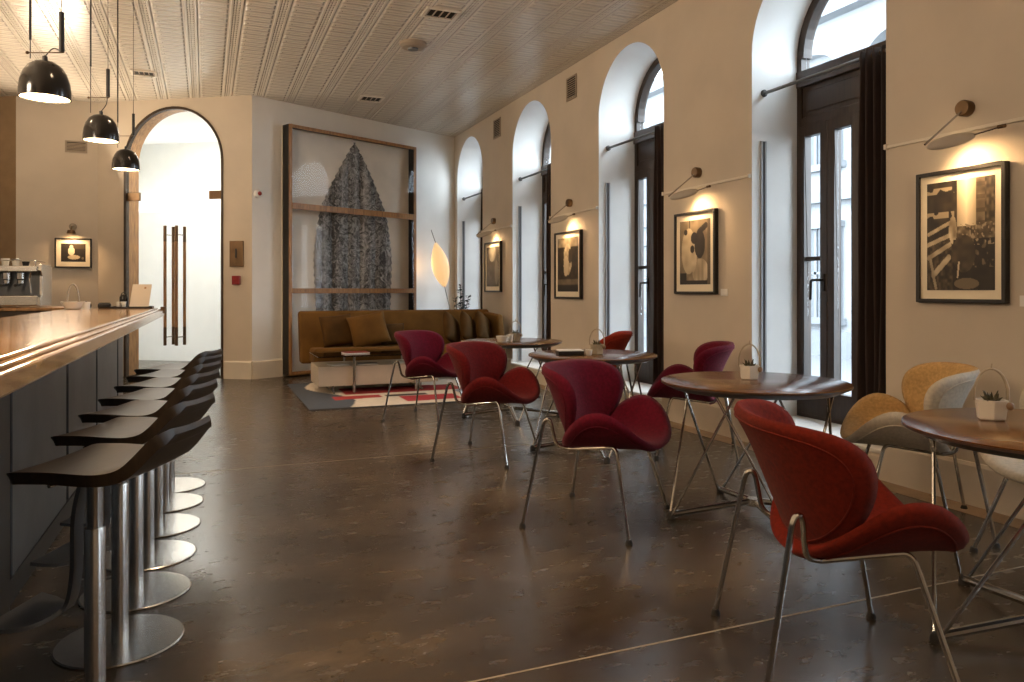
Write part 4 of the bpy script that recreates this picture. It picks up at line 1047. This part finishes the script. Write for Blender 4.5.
# ------------------------------------------------------------------ bar stools
def make_stool():
    t = thing('bar_stool', '', 'bar stool', local=True)
    # base and column
    MB().lathe([(.001, .012), (.03, .012), (.03, .009), (.205, .008), (.21, .004), (.208, 0), (.001, 0)], (0, 0, 0), 64).build('base', M_['steel'], t, world=False)
    MB().lathe([(.001, .01), (.0285, .01), (.0285, .56), (.027, .563), (.001, .563)], (0, 0, 0), 28).build('column', M_['steel'], t, world=False)
    MB().lathe([(.001, .55), (.022, .55), (.022, .70), (.001, .70)], (0, 0, 0), 24).lathe([(.022, .695), (.038, .70), (.04, .728), (.001, .728)], (0, 0, 0), 24).build('gas_lift', M_['chrome'], t, world=False)
    # seat: swept profile, bar side at -x
    prof = [(-.145, .750), (-.125, .766), (-.02, .767), (.08, .761), (.135, .761), (.172, .771), (.200, .797), (.228, .830), (.252, .855), (.285, .872)]
    prof = [Vector((x, 0, z)) for x, z in prof]
    pp = smoothpts(prof, .03, 3); n = len(pp); th = .034; W = .19; m = 12
    o = []; fs = []
    L_ = [0]
    for a, b_ in zip(pp, pp[1:]): L_.append(L_[-1] + (b_ - a).length)
    tot = L_[-1]
    for i, p in enumerate(pp):
        tg = (pp[min(i + 1, n - 1)] - pp[max(i - 1, 0)]).normalized(); nr = Vector((-tg.z, 0, tg.x))
        s_ = L_[i]; e = min(s_, tot - s_); w_ = (W - .045 * max(0, (s_ / tot - .55) / .45)) - .03 * max(0, 1 - e / .035) ** 2
        thk = th * (1 if e > .012 else .55)
        row = []
        for j in range(m + 1):
            q = -1 + 2 * j / m; dip = .006 * (1 - q * q)
            row.append(p + Vector((0, q * w_, 0)) - nr * dip)
        for j in range(m, -1, -1):
            q = -1 + 2 * j / m
            row.append(p + Vector((0, q * (w_ - .006), 0)) - nr * (thk + .004 * (1 - q * q)))
        o += row
    k = 2 * (m + 1)
    for i in range(n - 1):
        for j in range(k): fs.append([i * k + j, i * k + (j + 1) % k, (i + 1) * k + (j + 1) % k, (i + 1) * k + j])
    fs.append(list(range(k))[::-1]); fs.append([(n - 1) * k + j for j in range(k)])
    MB().add(o, fs, True).build('seat', M_['stool'], t, world=False, autos=50, bevel=.005)
    # looped flat footrest
    path = smoothpts([(-.03, 0, .725), (-.03, 0, .70), (-.055, 0, .60), (-.055, 0, .42), (-.075, 0, .325), (-.15, 0, .30), (-.245, 0, .315)], .06, 5)
    f_ = MB(); o = []; fs = []
    for i, p in enumerate(path):
        tg = (path[min(i + 1, len(path) - 1)] - path[max(i - 1, 0)]).normalized(); nr = Vector((-tg.z, 0, tg.x)) * .006
        q = i / (len(path) - 1); w_ = .022 + .10 * max(0, (q - .70) / .30) ** .7
        for (sy, sn) in ((-1, 1), (1, 1), (1, -1), (-1, -1)): o.append(p + Vector((0, sy * w_, 0)) + nr * sn)
    for i in range(len(path) - 1):
        for j in range(4): fs.append([i * 4 + j, i * 4 + (j + 1) % 4, (i + 1) * 4 + (j + 1) % 4, (i + 1) * 4 + j])
    fs += [[3, 2, 1, 0], [(len(path) - 1) * 4 + j for j in range(4)]]
    f_.add(o, fs, True).build('footrest', M_['dark_steel'], t, world=False, autos=40)
    lv = MB().tube([(-.02, -.05, .722), (-.05, -.13, .714)], .006, 8); lv.build('lift_lever', M_['chrome'], t, world=False)
    return t
SG = 'bar stools lined up along the bar'
spos = [(-.295, 2.47), (-.279, 3.0), (-.263, 3.464), (-.247, 3.91), (-.230, 4.377), (-.217, 4.829), (-.206, 5.242)]
onames = ['nearest', 'second', 'third', 'fourth', 'fifth', 'sixth']
st = make_stool(); st['group'] = SG; st.location = (*spos[0], 0); st.rotation_euler = (0, 0, D2R(-25)); st['label'] = 'nearest black low backed bar stool, its base cut off by the photo edge'
for i, p in enumerate(spos[1:]):
    lb = 'black bar stool, farthest along the bar, nearest the glass door' if i == 5 else 'black bar stool, %s from the camera along the bar' % onames[i + 1]
    dup(st, (*p, 0), D2R(-25), lb, SG)

# ------------------------------------------------------------------ pendant lamps over the bar
def make_pendant():
    t = thing('pendant_lamp', '', 'pendant lamp', local=True)
    prof = [(.118, 0), (.1175, .04), (.112, .085), (.098, .13), (.077, .163), (.05, .183), (.02, .192), (.001, .193)]
    inner = [(.001, .185), (.046, .175), (.071, .156), (.092, .125), (.106, .082), (.1115, .04), (.112, 0)]
    MB().lathe(prof, (0, 0, 0), 48, caps=False).lathe(inner, (0, 0, 0), 48, caps=False).lathe([(.118, 0), (.112, 0)], (0, 0, 0), 48, caps=False).build('dome_shade', M_['black_gloss'], t, world=False)
    MB().lathe([(.001, .014), (.111, .014), (.111, .008), (.001, .008)], (0, 0, 0), 40).build('diffuser', M_['bulb'], t, world=False)
    MB().lathe([(.012, .19), (.012, .215), (.005, .22), (.001, .22)], (0, 0, 0), 16).build('cap', M_['black'], t, world=False)
    return t
def hang(t, x, y, z, side):
    c_ = CEIL - z
    MB().tube([(-.075, 0, c_), (-.075, 0, .205)], .0028, 6).build('suspension_wire', M_['black'], t, world=False)
    MB().tube([(-.075, 0, c_), (-.075, 0, .24 + side[2])], .006, 8).build('upper_tube', M_['black'], t, world=False)
    MB().tube([(side[0], 0, c_), (side[0], 0, side[1])], .0022, 6).build('weight_wire', M_['black'], t, world=False)
    MB().tube([(side[0], 0, side[1] - .20), (side[0], 0, side[1])], .0125, 12).build('counterweight', M_['black'], t, world=False)
    zb = side[1] - .205
    MB().tube([(-.09, 0, zb), (side[0] + .01, 0, zb)], .003, 6).ball((-.09, 0, zb), .009, n=8).build('crossbar', M_['bronze'], t, world=False)
    MB().tube(smoothpts([(0, 0, .215), (.03, .02, .27), (side[0] - .01, .01, zb + .01), (side[0], 0, zb)], .06), .003, 6).build('cord', M_['black'], t, world=False)
    MB().lathe([(.001, 0), (.02, 0), (.03, .02), (.03, .028), (.001, .028)], (side[0], 0, c_ - .028), 14).build('ceiling_rose', M_['black'], t, world=False)
pl_ = [((-.755, 4.44, 2.225), (.085, .44, .06), 'largest nearest'), ((-.695, 6.14, 2.325), (.05, .52, .3), 'middle'), ((-.68, 7.80, 2.365), (.07, .52, .2), 'smallest looking farthest')]
for (loc, side, nm) in pl_:
    t = make_pendant(); t.location = loc
    tag(t, nm + ' black dome pendant lamp hanging over the bar', 'pendant lamp', 'dome pendant lamps over the bar')
    t.rotation_euler = (0, 0, -YAW)
    hang(t, *loc, side)
for (x, y) in ((-.80, 2.6), (-.85, .7)):      # two unseen warm spots added over the near bar as fill
    light('added_bar_fill', 'SPOT', (x, y, 2.25), 60, WARM, .1, target=(x, y, 0), spot=D2R(150), blend=.8)

# ------------------------------------------------------------------ sofa, cushions, table, rug, lamp, plant
rg_cols = []
def rug_col(x, y):
    n = .9 + .2 * noise2(x * 40, y * 40, 9)
    c = (.60, .52, .42)
    if x < 1.38 + .14 * math.sin(y * 3.1) - .10 * (y - 8.0) + .1: c = (.050, .060, .078)
    if 1.55 < x < 3.0 and 8.95 < y < 9.6 - .05 * x: c = (.30, .018, .018)
    if 1.36 < x < 1.9 and 8.55 + .1 * (x - 1.4) < y < 8.82: c = (.33, .02, .02)
    if 1.95 < x < 2.45 and 8.62 < y < 8.76: c = (.05, .035, .03)
    if 2.10 < x < 2.75 and 8.16 + .05 * (x - 2.1) < y < 8.60: c = (.36, .022, .03)
    if x > 2.85 and y < 8.9 + .5 * (x - 2.85): c = (.22, .25, .29)
    if x > 3.1 and y > 8.6 and y < 9.2: c = (.45, .36, .26)
    return tuple(q * n for q in c)
RX0, RX1, RY0, RY1 = 1.0, 3.62, 7.97, 10.25
nx, ny = 100, 90; o, fs, cols = [], [], []
for j in range(ny + 1):
    for i in range(nx + 1):
        x, y = RX0 + (RX1 - RX0) * i / nx, RY0 + (RY1 - RY0) * j / ny; o.append((x, y, .012)); cols.append(rug_col(x, y))
for j in range(ny):
    for i in range(nx): a = j * (nx + 1) + i; fs.append([a, a + 1, a + nx + 2, a + nx + 1])
rg = thing('area_rug', 'cream rug with red, black and slate blue geometric patches under the coffee table', 'rug', (2.3, 9.1, 0))
MB().add(o, fs).build('pile', M_['rug'], rg, cols=cols)
MB().box(RX0, RX1, RY0, RY1, .001, .0115).build('binding', mat('slate_binding', (.06, .06, .065), .9), rg)

SX0, SX1, SYB = 1.18, 3.96, 10.42
sf = thing('sofa', 'long caramel velvet sofa below the boxed leaf artwork', 'sofa', (2.6, 10.2, 0))
def spro(poly, x0, x1, nm, bev=.03, m='velvet', par=None):
    return MB().prism(poly, lambda a, z, t: Vector((t, a, z)), x0, x1).build(nm, M_[m], par or sf, bevel=bev, seg=4)
spro([(9.85, .27), (10.46, .27), (10.46, .47), (9.85, .50)], SX0 + .12, SX1 - .1, 'seat', .05)
spro([(10.34, .26), (10.52, .26), (10.70, .955), (10.58, .965)], SX0, SX1, 'backrest', .04)
spro([(9.86, .30), (10.5, .30), (10.66, .93), (10.0, .90)], SX1 - .1, SX1, 'arm', .035)
lg = []
for x in (SX0 + .22, SX1 - .22):
    for y in (9.95, 10.38): MB().tube([(x, y, .0125), (x, y, .275)], .016, 12).build('leg', M_['chrome'], sf)
rl = MB(); rl.box(SX0 + .14, SX1 - .12, 9.91, 9.94, .245, .275); rl.build('front_rail', M_['dark_steel'], sf)

def pillow(loc, w, h, th, rot, label, m, group='velvet cushions on the sofa'):
    n = 18; o = []; fs = []
    for sg in (1, -1):
        for j in range(n + 1):
            for i in range(n + 1):
                a, b_ = -1 + 2 * i / n, -1 + 2 * j / n
                pin = 1 - .10 * (1 - abs(a * b_)) * (abs(a) ** 3 + abs(b_) ** 3) / 2
                k = max(0, (1 - a ** 4) * (1 - b_ ** 4)) ** .55
                o.append(Vector((a * w / 2 * (1 - .07 * (1 - b_ * b_) * 0) * (1 - .06 * (1 - b_ ** 2) * abs(a) ** 4), sg * th / 2 * k, b_ * h / 2 * (1 - .06 * (1 - a ** 2) * abs(b_) ** 4))))
    s_ = (n + 1) ** 2
    for q in (0, 1):
        for j in range(n):
            for i in range(n):
                a = q * s_ + j * (n + 1) + i; f = [a, a + 1, a + n + 2, a + n + 1]; fs.append(f if q == 0 else f[::-1])
    Rm = Matrix.Rotation(rot[2], 3, 'Z') @ Matrix.Rotation(rot[0], 3, 'X') @ Matrix.Rotation(rot[1], 3, 'Y')
    ob = MB().add([Rm @ v + Vector(loc) for v in o], fs, True).build('cushion', m, autos=180)
    return tag(ob, label, 'cushion', group)
pillow((1.66, 10.30, .70), .44, .44, .15, (D2R(-18), D2R(-6), D2R(4)), 'leftmost umber velvet cushion, leaning behind another on the sofa', M_['velvet_d'])
pillow((2.06, 10.17, .715), .52, .46, .16, (D2R(-22), D2R(-12), D2R(-8)), 'wide caramel velvet cushion in front of the leftmost cushion on the sofa', M_['velvet'])
pillow((2.42, 10.30, .64), .36, .30, .12, (D2R(-16), 0, D2R(6)), 'low umber cushion half hidden right of the wide caramel cushion', M_['velvet_d'])
for i, (x, lb) in enumerate(((3.22, 'left of the three upright umber cushions at the right end of the sofa'), (3.47, 'middle of the three upright umber cushions at the right end of the sofa'), (3.70, 'right of the three upright umber cushions at the right end of the sofa'))):
    pillow((x, 10.12, .70), .42, .42, .15, (D2R(-14), D2R(24), D2R(52)), lb, M_['velvet_d'])

cf = thing('coffee_table', 'low coffee table with cream plinth, chrome posts and smoked glass top', 'coffee table', (1.98, 9.4, .012))
MB().box(1.24, 2.72, 9.10, 9.75, .10, .335).build('plinth', M_['plinth'], cf, bevel=.006)
MB().box(1.22, 2.74, 8.95, 9.72, .455, .468).build('glass_top', M_['smoke'], cf, bevel=.003)
for x in (1.66, 2.42):
    MB().tube([(x, 9.06, .012), (x, 9.06, .455)], .017, 14).build('post', M_['chrome'], cf)
    MB().tube([(x, 9.78, .012), (x, 9.78, .455)], .017, 14).build('post', M_['chrome'], cf)
sk = MB()
for x in (1.42, 2.5): sk.tube([(x, 9.04, .024), (x, 9.70, .024)], .012, 10); sk.tube([(x, 9.12, .024), (x, 9.12, .10)], .01, 8); sk.tube([(x, 9.66, .024), (x, 9.66, .10)], .01, 8)
sk.build('skid', M_['chrome'], cf)
for i, (x, y, w_, d_, a, m, lb) in enumerate(((1.50, 9.26, .22, .16, 12, 'white', 'pale magazine lying under the glass at the left of the coffee table'), (1.86, 9.28, .24, .17, -8, 'dark_steel', 'dark magazine lying under the glass of the coffee table'), (2.3, 9.26, .22, .16, 20, 'white', 'pale magazine under the glass at the right of the coffee table'))):
    g_ = thing('magazine', lb, 'magazine', (x, y, .335), D2R(a), 'magazines on the coffee table plinth', local=True)
    MB().box(-w_ / 2, w_ / 2, -d_ / 2, d_ / 2, .0005, .010).build('pages', M_['white'], g_, world=False)
    MB().box(-w_ / 2 - .002, w_ / 2 + .002, -d_ / 2 - .002, d_ / 2 + .002, .010, .012).build('cover', M_[m], g_, world=False)
g_ = thing('book', 'red covered book lying on the coffee table glass', 'book', (1.72, 9.3, .4685), D2R(6), local=True)
MB().box(-.15, .15, -.10, .10, .002, .014).build('pages', M_['white'], g_, world=False); MB().box(-.152, .152, -.102, .102, .014, .017).build('cover', M_['red'], g_, world=False)

LP = Vector((3.66, 12.10, 0))
fl = thing('floor_lamp', 'tall thin floor lamp with a glowing leaf shaped paper shade', 'floor lamp', LP)
MB().lathe([(.001, 0), (.14, 0), (.14, .012), (.02, .02), (.001, .02)], LP, 32).build('base', M_['black'], fl)
right = Vector((math.cos(YAW), -math.sin(YAW), 0))
top_, bot_ = LP + right * -.09 + Vector((0, 0, 2.06)), LP + right * .07 + Vector((0, 0, 1.29))
MB().tube([LP + right * .28 + Vector((0, 0, .012)), LP + right * .22 + Vector((0, 0, .5)), LP + right * .14 + Vector((0, 0, 1.0)), bot_, (top_ + bot_) / 2, top_, top_ + Vector((0, 0, .08)) - right * .03, top_ + Vector((0, 0, .2)) - right * .07], .006, 8).build('stem', M_['lamp_grey'], fl)
ax = (top_ - bot_); L_ = ax.length; axn = ax.normalized(); sdv = (right - axn * right.dot(axn)).normalized(); nrm = axn.cross(sdv)
o = []; fs = []; na, nb = 20, 12
for sg in (1, -1):
    for i in range(na + 1):
        q = i / na; hw = .145 * math.sin(PI * q ** .9) ** .85 * (1.0)
        for j in range(nb + 1):
            s_ = -1 + 2 * j / nb
            o.append(bot_ + ax * q + sdv * hw * s_ + nrm * sg * .05 * math.sin(PI * q) * (1 - s_ * s_))
for h_ in (0, 1):
    for i in range(na):
        for j in range(nb):
            a = h_ * (na + 1) * (nb + 1) + i * (nb + 1) + j; f = [a, a + 1, a + nb + 2, a + nb + 1]; fs.append(f if h_ == 0 else f[::-1])
MB().add(o, fs, True).build('leaf_shade', M_['leaf_shade'], fl, autos=180)
light('floor_lamp_glow', 'POINT', (top_ + bot_) / 2 - right * .28, 2.5, (1, .62, .3), .1)

pt = thing('potted_plant', 'dark leafy plant sprigs rising behind the right end of the sofa', 'plant', (3.72, 11.2, 0))
MB().lathe([(.12, 0), (.15, .3), (.16, .5), (.145, .5), (.13, .45), (.001, .45)], (3.72, 11.2, 0), 28).build('pot', M_['black'], pt)
MB().lathe([(.135, .46), (.001, .47)], (3.72, 11.2, 0), 20).build('soil', M_['soil'], pt)
rr = random.Random(11); stm = MB(); lfm = MB()
for (dx, dy, hz) in ((-.10, 0, 1.12), (.0, .03, 1.32), (.12, -.02, 1.16), (.05, .08, 1.06), (-.05, -.06, 1.0)):
    pts = [Vector((3.72 + dx * .2 * q, 11.2 + dy * .2 * q, .46)) if q == 0 else Vector((3.72 + dx * q ** 1.4, 11.2 + dy * q ** 1.4, .46 + (hz - .46) * q)) for q in [i / 8 for i in range(9)]]
    stm.tube(pts, .005, 6)
    for i in range(26):
        q = rr.uniform(.62, 1); c0 = Vector((3.72 + dx * q ** 1.4, 11.2 + dy * q ** 1.4, .46 + (hz - .46) * q)); a = rr.uniform(0, 2 * PI)
        d = Vector((math.cos(a), math.sin(a), rr.uniform(-.1, .7))).normalized(); s_ = d.cross(Vector((0, 0, 1))).normalized(); L_ = rr.uniform(.05, .085); w_ = L_ * .32
        lfm.add([c0, c0 + d * L_ * .5 + s_ * w_, c0 + d * L_, c0 + d * L_ * .5 - s_ * w_, c0 + d * L_ * .5 + Vector((0, 0, .008))], [[0, 1, 4], [1, 2, 4], [2, 3, 4], [3, 0, 4]], True)
stm.build('stems', M_['leaf_dark'], pt); lfm.build('leaves', M_['leaf_dark'], pt)

for o in SC.objects:
    if '_local' in o: del o['_local']
